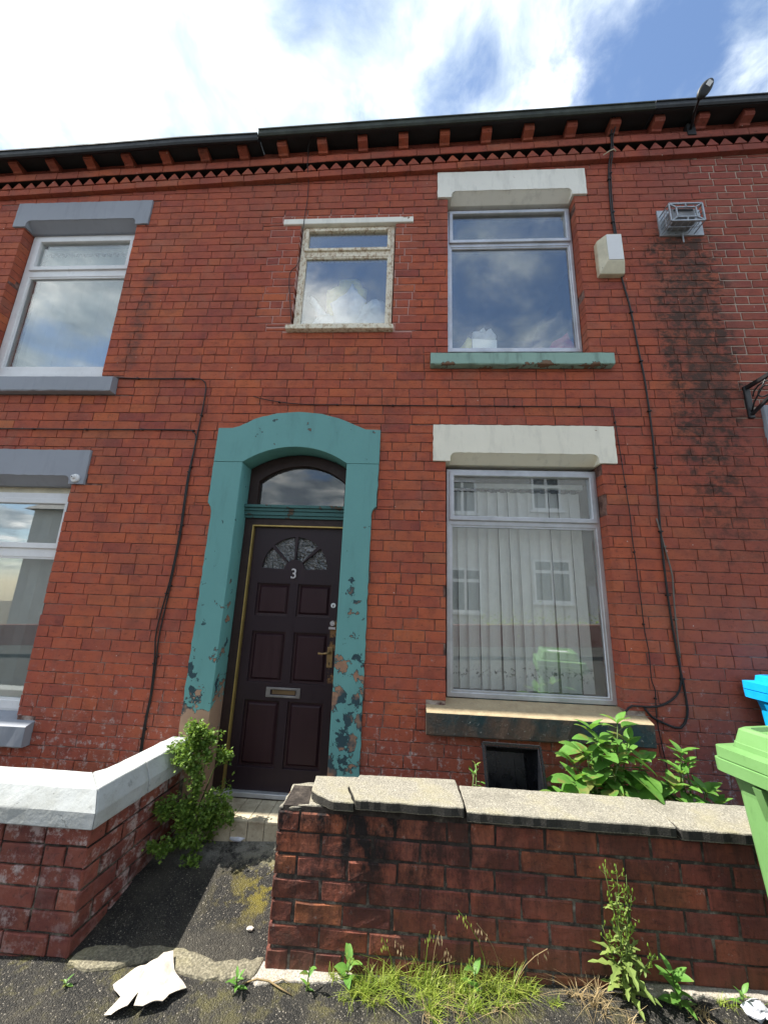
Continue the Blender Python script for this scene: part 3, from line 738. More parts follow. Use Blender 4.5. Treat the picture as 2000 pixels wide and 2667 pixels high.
# ------------------------------------------------------------------ lintels, sills
def rough_edge(pts, a=.004, step=.05):
    out = []
    for (p, q) in zip(pts, pts[1:]):
        L = math.hypot(q[0]-p[0], q[1]-p[1]); n = max(1, int(L/step))
        for i in range(n):
            t = i/n; e = 0 if i == 0 else a
            out.append((p[0]+(q[0]-p[0])*t+rng.uniform(-e, e), p[1]+(q[1]-p[1])*t+rng.uniform(-e, e)))
    out.append(pts[-1]); return out
def lintel(key, m, house, proud=.014, ch=.072, stop=.135):
    x0, x1, zb, zt = LIN[key]; a, b = x0+stop, x1-stop
    arc = lambda cx, s: [(cx+s*(-.045*math.cos(t)), zb+ch-.045+.045*math.sin(t)) for t in [i*math.pi/2/5 for i in range(6)]]
    lo = arc(a+.045, 1); hi = [(b-.045+.045*math.cos(t), zb+ch-.045+.045*math.sin(t)) for t in [i*math.pi/2/5 for i in range(6)]]
    out = [(x0, zb), (a, zb)]+lo+hi[::-1]+[(b, zb), (x1, zb), (x1, zt), (x0, zt)]
    out = rough_edge(out+[out[0]], .0028, .035)[:-1]
    o = poly('lintel', [out], -proud, .17, m, house, .003)
    mb = MB(); v = []
    for x in (a-.004, b+.004): v += [(x, -proud+.001, zb+ch+.003), (x, .075, zb+.001), (x, .20, zb+.001), (x, .20, zb+ch+.003)]
    mb.add(v, [(0, 1, 5, 4), (1, 2, 6, 5), (2, 3, 7, 6), (3, 0, 4, 7), (3, 2, 1, 0), (4, 5, 6, 7)])
    mb.build('chamfer', m, o)
    return o
lintel('LU', M_GREYP, house_l); lintel('LL', M_GREYP, house_l); lintel('RU', M_CREAM2, house_c); lintel('RL', M_CREAM, house_c)
def sill(key, m, house, proud=.07):
    x0, x1, z0, z1, z2 = SIL[key]; mb = MB(); v = []; n = 26; rg = random.Random(len(key)+int(x0*100))
    for i in range(n+1):
        x = x0+(x1-x0)*i/n; j = lambda a: rg.uniform(-a, a)
        v += [(x, -proud+.006+j(.002), z0+j(.003)), (x, -proud+j(.0015), z0+.008), (x, -proud+j(.0015), z1-.006), (x, -proud+.007+j(.002), z1+j(.001)), (x, .10, z2), (x, .10, z0)]
    f = []
    for i in range(n):
        for k_ in range(6): f.append((i*6+k_, (i+1)*6+k_, (i+1)*6+(k_+1) % 6, i*6+(k_+1) % 6))
    f += [(5, 4, 3, 2, 1, 0), tuple(n*6+q for q in range(6))]
    mb.add(v, f); return mb.build('sill', m, house)
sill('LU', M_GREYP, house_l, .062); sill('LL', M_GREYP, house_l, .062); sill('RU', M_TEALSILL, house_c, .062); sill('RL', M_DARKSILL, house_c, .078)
o = poly('lintel', [rect(-1.253, .004, 5.118, 5.182)], -.012, .1, M_CREAM2, house_c, .006)
mb = MB(); mb.box(-1.112, -.150, -.045, .06, 3.918, 3.962); mb.build('sill', M_PEEL, house_c, bevel=.006)

# ------------------------------------------------------------------ windows
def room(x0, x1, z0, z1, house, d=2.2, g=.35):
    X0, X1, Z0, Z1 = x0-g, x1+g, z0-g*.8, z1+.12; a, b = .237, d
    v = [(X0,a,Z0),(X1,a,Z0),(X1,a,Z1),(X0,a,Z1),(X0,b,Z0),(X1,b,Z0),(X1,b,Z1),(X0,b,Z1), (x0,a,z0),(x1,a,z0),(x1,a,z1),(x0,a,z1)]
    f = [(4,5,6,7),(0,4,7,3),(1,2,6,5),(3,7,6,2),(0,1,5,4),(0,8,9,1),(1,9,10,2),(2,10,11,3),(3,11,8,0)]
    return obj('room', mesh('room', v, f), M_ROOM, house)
def window(house, x0, x1, z0, z1, zt, m, fw=.035, sash=.042, y=.10, glass=M_GLASS, tb=.05, sash_low=.0, dep=.07):
    """outer frame with a top-hung light above a fixed pane"""
    w_ = poly('window', [rect(x0, x1, z0, z1), rect(x0+fw, x1-fw, z0+fw, zt-tb/2), rect(x0+fw, x1-fw, zt+tb/2, z1-fw)], y, y+dep, m, house, .004)
    # top light
    a = (x0+fw-.012, x1-fw+.012, zt+tb/2-.012, z1-fw+.012)
    poly('sash', [rect(*a), rect(a[0]+sash, a[1]-sash, a[2]+sash, a[3]-sash)], y-.016, y+dep*.55, m, w_, .004)
    mb = MB(); mb.box(a[0]+sash-.006, a[1]-sash+.006, y+.012, y+.018, a[2]+sash-.006, a[3]-sash+.006); mb.build('pane', glass, w_)
    # bead round the fixed pane
    b = (x0+fw-.001, x1-fw+.001, z0+fw-.001, zt-tb/2+.001)
    poly('glazing_bead', [rect(*b), rect(b[0]+.014, b[1]-.014, b[2]+.014, b[3]-.014)], y+.006, y+dep*.5, m, w_)
    mb = MB(); mb.box(b[0]+.008, b[1]-.008, y+.020, y+.026, b[2]+.008, b[3]-.008); mb.build('pane', glass, w_)
    return w_
wru = window(house_c, .335, 1.507, 3.785, 5.372, 4.958, M_ALU, .030, .034, .10, M_GLASS, .05)
wrl = window(house_c, .325, 1.514, .950, 2.680, 2.237, M_ALU, .034, .036, .10, M_GLASSD, .05)
mb = MB(); mb.box(.313, 1.510, .112, .2, .878, .947); mb.build('sill_board', M_TEALDARK, house_c, bevel=.004)
mb = MB(); mb.box(.331, 1.508, .115, .2, 3.70, 3.783); mb.build('sill_board', M_TEALDARK, house_c)
wmu = window(house_c, -1.068, -.172, 3.975, 5.125, 4.805, M_PEEL, .048, .030, .03, M_GLASSD, .07)
wlu = window(house_l, -3.945, -2.76, 3.548, 5.19, 4.70, M_UPVC, .075, .045, .10, M_GLASS, .085)
wll = window(house_l, -3.995, -2.80, .70, 2.40, 1.89, M_UPVC, .062, .045, .10, M_GLASS, .085)
mb = MB(); mb.box(-3.99, -2.80, .105, .2, .645, .70); mb.build('sill_board', M_UPVC, house_l)
mb = MB(); mb.box(-3.94, -2.76, .085, .2, 3.48, 3.548); mb.build('sill_board', M_UPVC, house_l)
mb = MB(); mb.box(-3.99, -2.80, .13, .2, 2.40, 2.46); mb.build('head_board', M_IVORY, house_l)
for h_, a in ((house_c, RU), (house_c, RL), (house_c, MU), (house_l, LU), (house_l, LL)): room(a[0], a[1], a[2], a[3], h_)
def blind(name, label, x0, x1, z0, z1, n, m, y, ang, group=None, drop=(), rail=True, ov=1.12):
    t = thing(name, label, 'window blind', ((x0+x1)/2, y, z0), group)
    wd = (x1-x0)/n*ov
    if rail:
        mb = MB(); mb.box(x0-.03, x1+.03, y-.02, y+.02, z1+.03, z1+.07); mb.build('head_rail', M_WHITEPL, t)
    for i in range(n):
        if i in drop: continue
        cx = x0+(x1-x0)*(i+.5)/n; a = R(ang+rng.uniform(-7, 7)); mb = MB(); v = []; sk = rng.uniform(-.012, .012)
        for j in range(9):
            z = z0+(z1-z0)*j/8; aa = a+R(2.5)*math.sin(j*.5+i); off = sk*(1-j/8)
            for s_ in (-1, 0, 1):
                v.append((cx+off+s_*wd/2*math.cos(aa), y+s_*wd/2*math.sin(aa)+(.006 if s_ == 0 else 0), z+rng.uniform(-.001, .001)))
        f = [(j*3+q, j*3+q+1, j*3+q+4, j*3+q+3) for j in range(8) for q in (0, 1)]
        mb.add(v, f); mb.build('slat', m, t, True)
        mb = MB(); mb.box(cx-.018, cx+.018, y-.004, y+.004, z1-.004, z1+.03); mb.build('hanger', M_BLACK, t)
    return t
blind('vertical_blind', 'mouldy beige vertical blind inside the lower right window', .345, 1.43, .985, 2.53, 13, M_BLINDB, .235, 14, 'vertical blinds', ov=1.10)
blind('vertical_blind', 'pale grey vertical blind inside the upper left window', -3.88, -2.80, 3.58, 5.05, 15, M_BLINDG, .23, 30, 'vertical blinds', ov=1.0)
blind('vertical_blind', 'pale grey vertical blind inside the lower left window', -3.92, -2.84, .74, 2.33, 12, M_BLINDG, .23, 32, 'vertical blinds', ov=.95)
def crumple(name, c, size, seed, m, label, cat, sub=3, amp=.35, group=None, flat=None):
    bm = bmesh.new(); bmesh.ops.create_icosphere(bm, subdivisions=sub, radius=1)
    o3 = Vector((seed*3.7, seed*1.3, 0))
    for v in bm.verts:
        d = v.co.normalized(); n = mnoise.noise(d*1.6+o3)*amp+abs(mnoise.noise(d*4+o3))*amp*.8+mnoise.noise(d*9+o3)*amp*.25
        v.co = d*(1-.2+n); v.co = Vector((v.co.x*size[0], v.co.y*size[1], v.co.z*size[2]))
        if flat is not None and v.co.z < -flat: v.co.z = -flat
    me = bpy.data.meshes.new(name); bm.to_mesh(me); bm.free(); o = obj(name, me, m); o.location = c
    return tag(o, label, cat, group)
# things piled on the inner window boards
mb = MB(); mb.box(.331, 1.508, .215, .42, 3.745, 3.765); mb.build('window_board', M_WHITEPL, house_c)
mb = MB(); mb.box(-1.068, -.172, .12, .45, 3.935, 3.955); mb.build('window_board', M_WHITEPL, house_c)
mb = MB(); v = [(.570, .160, 3.766), (.785, .166, 3.766), (.78, .24, 3.766), (.575, .24, 3.766), (.566, .160, 3.968), (.792, .166, 3.955), (.785, .24, 3.96), (.572, .24, 3.965)]
mb.add(v, [(0,3,2,1),(4,5,6,7),(0,1,5,4),(1,2,6,5),(2,3,7,6),(3,0,4,7)])
tag(mb.build('carton', M_WHITEPL, None, bevel=.004), 'small white carton standing inside the upper right window', 'box')
def bag(name, label, cat, cx, y, base, pts, m, seed, dep=.05, group=None):
    """crumpled film bag: outline in x,z puffed to a real thickness"""
    rg = random.Random(seed); bm = bmesh.new(); rings = 7
    n = len(pts); c0 = (sum(p[0] for p in pts)/n, sum(p[1] for p in pts)/n); layers = []
    for i in range(rings):
        t_ = i/(rings-1)*math.pi; k_ = max(.06, math.sin(t_)); yy = -math.cos(t_)*dep; L = []
        for q, (px, pz__) in enumerate(pts):
            j = 1+.22*mnoise.noise(Vector((px*14+seed, pz__*14, i*.9)))
            L.append(bm.verts.new((c0[0]+(px-c0[0])*k_*j, y+yy+.028*mnoise.noise(Vector((px*18, pz__*18, seed+i*.5))), max(base, c0[1]+(pz__-c0[1])*k_*j))))
        layers.append(L)
    for A_, B_ in zip(layers, layers[1:]):
        for q in range(n): bm.faces.new((A_[q], A_[(q+1) % n], B_[(q+1) % n], B_[q]))
    bm.faces.new(layers[0][::-1]); bm.faces.new(layers[-1]); bmesh.ops.recalc_face_normals(bm, faces=bm.faces)
    me = bpy.data.meshes.new(name); bm.to_mesh(me); bm.free(); me.polygons.foreach_set('use_smooth', [True]*len(me.polygons)); return tag(obj(name, me, m), label, cat, group)
def dense(pts, k_=3):
    return [(a[0]+(b[0]-a[0])*i/k_, a[1]+(b[1]-a[1])*i/k_) for a, b in zip(pts, pts[1:]+pts[:1]) for i in range(k_)]
bag('plastic_bag', 'crumpled thin white bag on top of the small carton', 'bag', .68, .20, 3.955, dense([(.57, 3.96), (.79, 3.95), (.80, 4.02), (.75, 4.09), (.70, 4.05), (.66, 4.10), (.60, 4.03), (.565, 4.06)]), M_BAG, 3, .045)
bag('cloth', 'yellow green cloth left of the small white carton', 'cloth', .5, .19, 3.766, dense([(.42, 3.77), (.56, 3.77), (.57, 3.98), (.53, 4.0), (.47, 3.90)]), M_BAGY, 5, .03)
bag('cloth', 'crimson cloth bundle in the corner of the upper right window', 'cloth', 1.4, .20, 3.766, dense([(1.24, 3.77), (1.49, 3.77), (1.49, 3.92), (1.43, 4.05), (1.36, 3.99), (1.27, 3.93)]), M_RED, 8, .05)
bag('plastic_bag', 'tall folded white carrier bag in middle of the small window', 'bag', -.58, .125, 3.955, dense([(-.67, 3.96), (-.53, 3.96), (-.43, 4.36), (-.50, 4.44), (-.565, 4.53), (-.64, 4.43), (-.76, 4.33)]), M_BAG, 11, .035)
bag('plastic_bag', 'bulging clear bag low in the small window at right', 'bag', -.38, .165, 3.955, dense([(-.60, 3.96), (-.215, 3.96), (-.212, 4.28), (-.25, 4.36), (-.32, 4.40), (-.40, 4.38), (-.48, 4.30), (-.55, 4.16)]), M_BAG, 14, .06)
bag('plastic_bag', 'flopped pale bag low in the small window at left', 'bag', -.85, .16, 3.955, dense([(-.66, 3.96), (-.70, 4.20), (-.80, 4.25), (-.965, 4.45), (-.99, 4.42), (-.88, 4.20), (-.93, 4.10), (-1.0, 3.96)]), M_BAG, 17, .04)
bag('packet', 'yellow plastic packet behind the white carrier bag', 'packet', -.64, .21, 3.955, dense([(-.76, 3.96), (-.50, 3.96), (-.44, 4.56), (-.55, 4.68), (-.70, 4.67), (-.72, 4.60), (-.84, 4.56), (-.83, 4.40)]), M_BAGY, 21, .05)

# ------------------------------------------------------------------ doorway
def arc_pts(x0, x1, zs, za, n=18):
    h = (x1-x0)/2; s = za-zs; r = (h*h+s*s)/(2*s); cx = (x0+x1)/2; cz = za-r; a = math.asin(h/r)
    return [(cx+r*math.sin(-a+2*a*i/n), cz+r*math.cos(-a+2*a*i/n)) for i in range(n+1)]
ZJ = 2.668
jl = [(-1.345, -.1), (-1.345, ZJ-.001)]+rough_edge([(-1.589, ZJ-.001), (-1.589, 2.318), (-1.575, 2.305), (-1.562, 2.285), (-1.552, 2.25), (-1.552, -.1)])
poly('jamb_stone', [jl], -.024, .215, M_TEAL, house_c, .007)
jr = rough_edge([(-.270, -.1), (-.270, 2.25), (-.262, 2.285), (-.248, 2.305), (-.232, 2.318), (-.226, ZJ-.001)])+[(-.484, ZJ-.001), (-.484, -.1)]
poly('jamb_stone', [jr], -.024, .215, M_TEAL, house_c, .007)
head = [(-1.589, ZJ+.002), (-1.589, 2.968)]+rough_edge([(-1.47, 2.970), (-1.415, 2.985), (-1.378, 3.005), (-1.264, 3.063), (-1.101, 3.107), (-.916, 3.122), (-.719, 3.105), (-.538, 3.052), (-.40, 2.992), (-.345, 2.968), (-.224, 2.964)], .003, .04)+[(-.224, ZJ+.002), (-.484, ZJ+.002)]+arc_pts(-1.345, -.484, ZJ+.002, 2.808)[::-1]
poly('arch_stone', [head], -.024, .215, M_TEAL, house_c, .007)
# frame
YD = .185
fr_out = [(-1.343, .2), (-1.343, ZJ)]+arc_pts(-1.343, -.486, ZJ, 2.80)[1:-1]+[(-.486, ZJ), (-.486, .2)]
tr_in = [(-1.262, 2.352), (-1.262, 2.56)]+arc_pts(-1.262, -.520, 2.56, 2.705)[1:-1]+[(-.520, 2.56), (-.520, 2.352)]
frame = poly('door_frame', [fr_out, rect(-1.272, -.500, .21, 2.180), tr_in], .155, .25, M_DOORFRAME, house_c, .004)
mb = MB()
for (y0, y1, z0, z1) in ((.105, .16, 2.322, 2.345), (.118, .16, 2.296, 2.318), (.128, .16, 2.262, 2.292), (.138, .16, 2.238, 2.258), (.146, .16, 2.318, 2.322), (.148, .16, 2.258, 2.262), (.148, .16, 2.292, 2.296)):
    mb.box(-1.344, -.485, y0, y1, z0, z1)
mb.build('transom_moulding', M_TEALDARK, house_c)
gl = [(-1.266, 2.348), (-1.266, 2.56)]+arc_pts(-1.266, -.516, 2.56, 2.709)[1:-1]+[(-.516, 2.56), (-.516, 2.348)]
poly('transom_pane', [gl], .195, .201, glass_mat('grimy_transom_glass', .05, (.5, .52, .52), 1.75), house_c)
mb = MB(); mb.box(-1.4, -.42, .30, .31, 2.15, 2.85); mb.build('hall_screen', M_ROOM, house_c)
mb = MB(); mb.box(-1.272, -1.262, .150, .20, .235, 2.180); mb.box(-.510, -.500, .150, .20, .235, 2.180); mb.box(-1.262, -.510, .150, .20, 2.170, 2.180); mb.build('brass_trim', M_BRASS, house_c)
# leaf with panels and fanlight
FC = (-.898, 1.818); FR = .272
def sector(a0, a1, r0, r1, n=8):
    o_ = [(FC[0]+r1*math.cos(R(a0+(a1-a0)*i/n)), FC[1]+r1*math.sin(R(a0+(a1-a0)*i/n))) for i in range(n+1)]
    i_ = [(FC[0]+r0*math.cos(R(a1+(a0-a1)*i/n)), FC[1]+r0*math.sin(R(a1+(a0-a1)*i/n))) for i in range(n+1)]
    return o_+i_
pan = [(-1.188, -.918, 1.455, 1.708), (-.853, -.580, 1.455, 1.708), (-1.188, -.918, .962, 1.336), (-.853, -.580, .962, 1.336), (-1.188, -.918, .385, .836), (-.853, -.580, .385, .836)]
secs = [(3, 42), (48, 87), (93, 132), (138, 177)]
door = poly('door', [rect(-1.262, -.510, .238, 2.170)]+[rect(*q) for q in pan]+[sector(a, b, .085, FR) for a, b in secs]+[rect(-.985, -.806, .882, .912)], YD, YD+.045, M_DOOR, house_c, .006)
for q in pan:
    x0, x1, z0, z1 = q; mb = MB(); b = .034
    v = [(x0, YD+.020, z0), (x1, YD+.020, z0), (x1, YD+.020, z1), (x0, YD+.020, z1), (x0+b*.5, YD+.022, z0+b*.5), (x1-b*.5, YD+.022, z0+b*.5), (x1-b*.5, YD+.022, z1-b*.5), (x0+b*.5, YD+.022, z1-b*.5),
         (x0+b, YD+.006, z0+b), (x1-b, YD+.006, z0+b), (x1-b, YD+.006, z1-b), (x0+b, YD+.006, z1-b)]
    f = [(a+k_, a+(k_+1) % 4, a+4+(k_+1) % 4, a+4+k_) for a in (0, 4) for k_ in range(4)]+[(8, 9, 10, 11)]
    mb.add(v, f); mb.build('panel', M_DOORP, door)
for a, b in secs: poly('pane', [sector(a-1, b+1, .080, FR+.005)], YD+.022, YD+.028, M_GLASSF, door)
mb = MB(); mb.box(-1.2, -.55, YD+.07, YD+.08, 1.75, 2.15); mb.build('backing', M_ROOM, door)
lp = poly('letter_plate', [rect(-1.028, -.764, .862, .932), rect(-.995, -.797, .878, .916)], YD-.010, YD, M_STEEL, door, .003)
lp.data.materials[0] = named(plain((.30, .29, .29), .4, .5, .4, 12, .7), 'dull_steel')
mb = MB(); mb.box(-.995, -.797, YD+.004, YD+.010, .878, .916); mb.build('letter_flap', named(plain((.16, .10, .045), .5, .4, .3), 'brown_flap'), door)
# number 3
fc = bpy.data.curves.new('n3', 'FONT'); fc.body = '3'; fc.size = .112; fc.extrude = .004; fc.bevel_depth = .0008; fc.align_x = 'CENTER'
fo_ = bpy.data.objects.new('n3', fc); col.objects.link(fo_)
me3 = bpy.data.meshes.new_from_object(fo_.evaluated_get(bpy.context.evaluated_depsgraph_get())); bpy.data.objects.remove(fo_)
me3.transform(Matrix.Translation((-.896, YD-.005, 1.752)) @ Matrix.Rotation(R(90), 4, 'X')); me3.materials.clear()
obj('door_number', me3, M_STEEL, door)
mb = MB(); mb.lathe((-.556, YD-.008, 1.552), [(.019, 0), (.019, .008)], 18, 'Y'); lk = mb.build('lock_cylinder', M_WHITEPL, door)
mb = MB(); mb.lathe((-.556, YD-.0095, 1.552), [(.006, 0), (.006, .002)], 10, 'Y'); mb.box(-.559, -.553, YD-.0095, YD-.0075, 1.538, 1.552); mb.build('keyhole', M_BLACK, door)
mb = MB(); mb.lathe((-.552, YD-.016, 1.415), [(.017, 0), (.022, .006), (.022, .016)], 18, 'Y'); mb.box(-.578, -.526, YD-.022, YD, 1.372, 1.388); mb.lathe((-.552, YD-.018, 1.415), [(.009, 0), (.009, .003)], 12, 'Y'); mb.build('door_latch', M_STEEL, door)
M_OLDB = named(plain((.34, .22, .10), .45, .5, .45, 20, .6), 'tarnished_brass')
mb = MB(); mb.box(-.580, -.536, YD-.006, YD, 1.090, 1.240); hp = mb.build('handle_plate', M_OLDB, door, bevel=.003)
mb = MB(); mb.lathe((-.558, YD-.007, 1.125), [(.0045, 0), (.0045, .002)], 10, 'Y'); mb.box(-.561, -.555, YD-.007, YD-.005, 1.108, 1.125); mb.build('keyhole', M_BLACK, door)
mb = MB(); mb.tube([(-.558, YD, 1.200), (-.558, YD-.045, 1.200), (-.575, YD-.052, 1.199), (-.610, YD-.052, 1.194), (-.640, YD-.050, 1.196)], [.010, .008, .008, .007, .009], 10); mb.build('lever_handle', M_OLDB, door, True)
mb = MB(); mb.box(-1.344, -.485, .150, .232, .205, .236); mb.build('threshold', M_ALU, house_c, bevel=.004)
# tiled step
step = thing('door_step', 'low step of grubby cream tiles below the dark door', 'step', (-.9, -.1, .1))
mb = MB(); mb.box(-1.40, -.44, -.086, .16, -.05, .188); core = mb.build('core', M_PLINTH, step)
i = 0; x = -1.40
while x < -.46:
    x1 = min(x+.109, -.44)
    for (nm, b_) in (('tile', (x+.0015, x1-.0015, -.028, .150, .1885, .200+rng.uniform(-.001, .001))), ('nosing_tile', (x+.0015, x1-.0015, -.104, -.031, .1885, .202+rng.uniform(-.001, .001))), ('riser_tile', (x+.0015, x1-.0015, -.099+rng.uniform(-.001, .001), -.0865, .06, .1865))):
        mb = MB(); mb.box(*b_); mb.build(nm, M_TILE, step, bevel=.0025)
    x += .109

# neighbour's doorway at the right edge
sr = poly('door_surround', [[(2.777, -.1), (2.99, -.1), (2.99, 2.88), (3.91, 2.88), (3.91, -.1), (4.12, -.1), (4.12, 3.215), (2.777, 3.215)]], -.024, .2, M_GREYP, house_r, .006)
mb = MB(); mb.box(2.985, 3.915, .17, .22, .05, 2.9); dr = mb.build('door', M_GUTTER, house_r)
mb = MB()
for z0, z1 in ((.4, 1.0), (1.2, 2.4)):
    for x0, x1 in ((3.1, 3.4), (3.5, 3.8)): mb.box(x0, x1, .16, .172, z0, z1)
mb.build('panel', M_GUTTER, dr)

# ------------------------------------------------------------------ fittings on the facade
def cable(label, pts, rad=.0045, m=M_CABLE, name='cable', clips=True):
    # smooth the polyline
    P = [Vector(p) for p in pts]; out = []
    for i in range(len(P)-1):
        p0, p1, p2, p3 = P[max(i-1, 0)], P[i], P[i+1], P[min(i+2, len(P)-1)]
        n = max(2, int((p2-p1).length/.05))
        for k_ in range(n):
            t = k_/n; out.append(.5*((2*p1)+(p2-p0)*t+(2*p0-5*p1+4*p2-p3)*t*t+(3*p1-p0-3*p2+p3)*t**3))
    out.append(P[-1])
    mb = MB(); mb.tube(out, rad, 6); o = mb.build(name, m, None, True); tag(o, label, 'cable', 'cables on the facade')
    if clips:
        mb = MB(); 
        for i in range(4, len(out)-3, 9):
            q = out[i]; mb.box(q.x-rad*1.7, q.x+rad*1.7, q.y-rad*1.6, .004, q.z-.005, q.z+.005)
        if mb.v: stuff(mb.build('clips', m, o))
    return o
W = lambda l, y=-.011: [(a, y, b) for a, b in l]
cable('thick black cable running the full height right of the windows', [(1.83, -.16, 6.16), (1.875, -.12, 6.12), (1.872, -.075, 6.03), (1.866, -.072, 5.92), (1.858, -.05, 5.80)]+W([(1.852, 5.70), (1.826, 5.229), (1.833, 4.790), (1.842, 4.457), (1.879, 4.138), (1.899, 3.760), (1.919, 3.401), (1.918, 2.897), (1.893, 2.369), (1.879, 2.022), (1.875, 1.720), (1.881, 1.434), (1.892, 1.235), (1.905, 1.045), (1.897, .937), (1.845, .862), (1.763, .877), (1.670, .919), (1.631, .971)]), .0075)
cable('second black cable hugging the thick one below the eaves', [(1.80, -.19, 6.13), (1.85, -.17, 6.20), (1.90, -.12, 6.10), (1.885, -.075, 6.0), (1.88, -.072, 5.90), (1.872, -.05, 5.78)]+W([(1.868, 5.68), (1.842, 5.229), (1.848, 4.790), (1.860, 4.457)]), .006)
cable('brown grey cable leaving the thick cable at mid height', W([(1.868, 2.28), (1.905, 2.02), (1.925, 1.86), (1.915, 1.72), (1.905, 1.5), (1.902, 1.30)]), .0055, M_CABLEG)
cable('thin black wire dropping beside the lower right window', W([(1.663, 2.733), (1.675, 2.424), (1.680, 2.281), (1.676, 2.126), (1.682, 1.969), (1.682, 1.796), (1.687, 1.673), (1.688, 1.465), (1.700, 1.331), (1.696, 1.146), (1.712, 1.080), (1.70, .9), (1.73, .6)]), .0036)
cable('black cable looping back into the lower right window frame', W([(1.895, 1.30), (1.887, 1.147), (1.843, 1.056), (1.751, .997), (1.663, .979), (1.550, .980), (1.51, .95), (1.49, .93)]), .0065, clips=False)
cable('thin wire running level above the door and lower window', W([(-1.332, 3.271), (-1.193, 3.235), (-.923, 3.201), (-.529, 3.197), (.115, 3.195), (1.051, 3.195), (1.60, 3.193), (1.640, 3.16), (1.651, 2.992), (1.663, 2.733)]), .0036)
cable('thin black wire hanging left of the small window', [(-.95, -.20, 6.08), (-1.05, -.11, 5.98), (-1.06, -.072, 5.93), (-1.06, -.06, 5.78)]+W([(-1.05, 5.66), (-1.041, 5.369), (-1.051, 5.190), (-1.056, 4.680), (-1.133, 4.529), (-1.092, 4.170), (-1.066, 4.0)], -.016), .0038, clips=False)
cable('black cable from the left sill turning down to the garden wall', W([(-2.60, 3.448), (-2.328, 3.438), (-1.90, 3.439), (-1.805, 3.425), (-1.765, 3.36), (-1.762, 3.177), (-1.773, 2.877), (-1.785, 2.512), (-1.777, 2.078), (-1.790, 1.711), (-1.815, 1.284), (-1.806, 1.142), (-1.798, .888), (-1.806, .703), (-1.80, .4)]), .0058)
cable('black cable crossing above the lower left window then dropping', W([(-4.4, 2.944), (-3.565, 2.945), (-2.671, 2.948), (-1.905, 2.952), (-1.817, 2.935), (-1.782, 2.891), (-1.780, 2.775), (-1.796, 2.512), (-1.788, 2.078), (-1.802, 1.711), (-1.842, 1.33), (-1.822, 1.142), (-1.806, .888), (-1.816, .703), (-1.812, .4)]), .0055)
mb = MB(); mb.tube([(1.79, -.06, 5.80), (1.84, -.07, 5.83), (1.88, -.075, 5.845), (1.90, -.07, 5.825)], .005, 6); tag(mb.build('cable_end', M_IVORY, None, True), 'short pale cut cable end poking out under the dogtooth course', 'cable')
# alarm box
t = thing('alarm_box', 'cream and white alarm bell box right of the upper right window', 'alarm box', (1.745, 0, 4.45))
mb = MB()
bk = [(1.640, 4.452), (1.852, 4.452), (1.852, 4.862), (1.715, 4.862), (1.640, 4.80)]; ft = [(1.700, 4.555), (1.842, 4.550), (1.842, 4.845), (1.722, 4.845), (1.700, 4.83)]
v = [(x, 0.0, z) for x, z in bk]+[(x, -.045, z) for x, z in bk]+[(x, -.080, z) for x, z in ft]
f = [(a+k_, a+(k_+1) % 5, a+5+(k_+1) % 5, a+5+k_) for a in (0, 5) for k_ in range(5)]+[(10, 11, 12, 13, 14)]
mb.add(v, f); mb.build('cover', M_IVORY, t, bevel=.006)
mb = MB(); mb.box(1.709, 1.836, -.084, -.079, 4.565, 4.835); mb.build('front_plate', M_WHITEPL, t, bevel=.003)
mb = MB(); mb.lathe((1.668, -.058, 4.505), [(.009, 0), (.009, .01)], 12, 'Y'); mb.build('screw_hole', M_BLACK, t)
# flue terminal in its guard
t = thing('flue_vent', 'grey boiler flue in a wire cage on a square plate', 'vent', (2.41, 0, 4.9))
mb = MB(); mb.box(2.225, 2.600, -.012, .002, 4.892, 5.176); mb.build('back_plate', M_GALV, t)
mb = MB(); mb.box(2.285, 2.475, -.10, -.012, 4.945, 5.085); mb.box(2.275, 2.485, -.055, -.045, 4.935, 5.095); ct = mb.build('terminal', named(plain((.30, .31, .33), .5, .4, .3, 12, .3), 'grey_terminal'), t, bevel=.006)
mb = MB(); mb.box(2.30, 2.46, -.104, -.1005, 4.955, 4.975); mb.box(2.30, 2.46, -.104, -.1005, 5.055, 5.075); mb.build('slot', M_BLACK, t)
cage = [(2.242, 4.915), (2.522, 4.915), (2.522, 5.102), (2.242, 5.102)]
def cagebar(a, b, r=.0035):
    mb = MB(); mb.bar(a, b, r*2); mb.build('cage_bar', M_GALV, t)
yb, yf = -.012, -.128
for (x, z) in cage: cagebar((x, yb, z), (x, yf, z))
for yy in (yf, -.07):
    for (p, q) in zip(cage, cage[1:]+cage[:1]): cagebar((p[0], yy, p[1]), (q[0], yy, q[1]), .006 if yy == yf else .003)
for i in range(1, 5):
    x = 2.242+.28*i/5; cagebar((x, yb, 4.915), (x, yf, 4.915), .0025); cagebar((x, yb, 5.102), (x, yf, 5.102), .0025)
for i in range(1, 4):
    z = 4.915+.187*i/4; cagebar((2.242, yb, z), (2.242, yf, z), .0025); cagebar((2.522, yb, z), (2.522, yf, z), .0025)
inn = [(2.30, 4.957), (2.465, 4.957), (2.465, 5.062), (2.30, 5.062)]
for (p, q) in zip(inn, inn[1:]+inn[:1]): cagebar((p[0], yf, p[1]), (q[0], yf, q[1]), .005)
for (p, q) in zip(inn, cage): cagebar((p[0], yf, p[1]), (q[0], yf, q[1]), .005)
cagebar((2.382, yf, 4.915), (2.382, yf, 4.957), .005); cagebar((2.382, yf, 5.062), (2.382, yf, 5.102), .005)
cagebar((2.40, -.03, 4.90), (2.405, -.022, 4.80), .004)
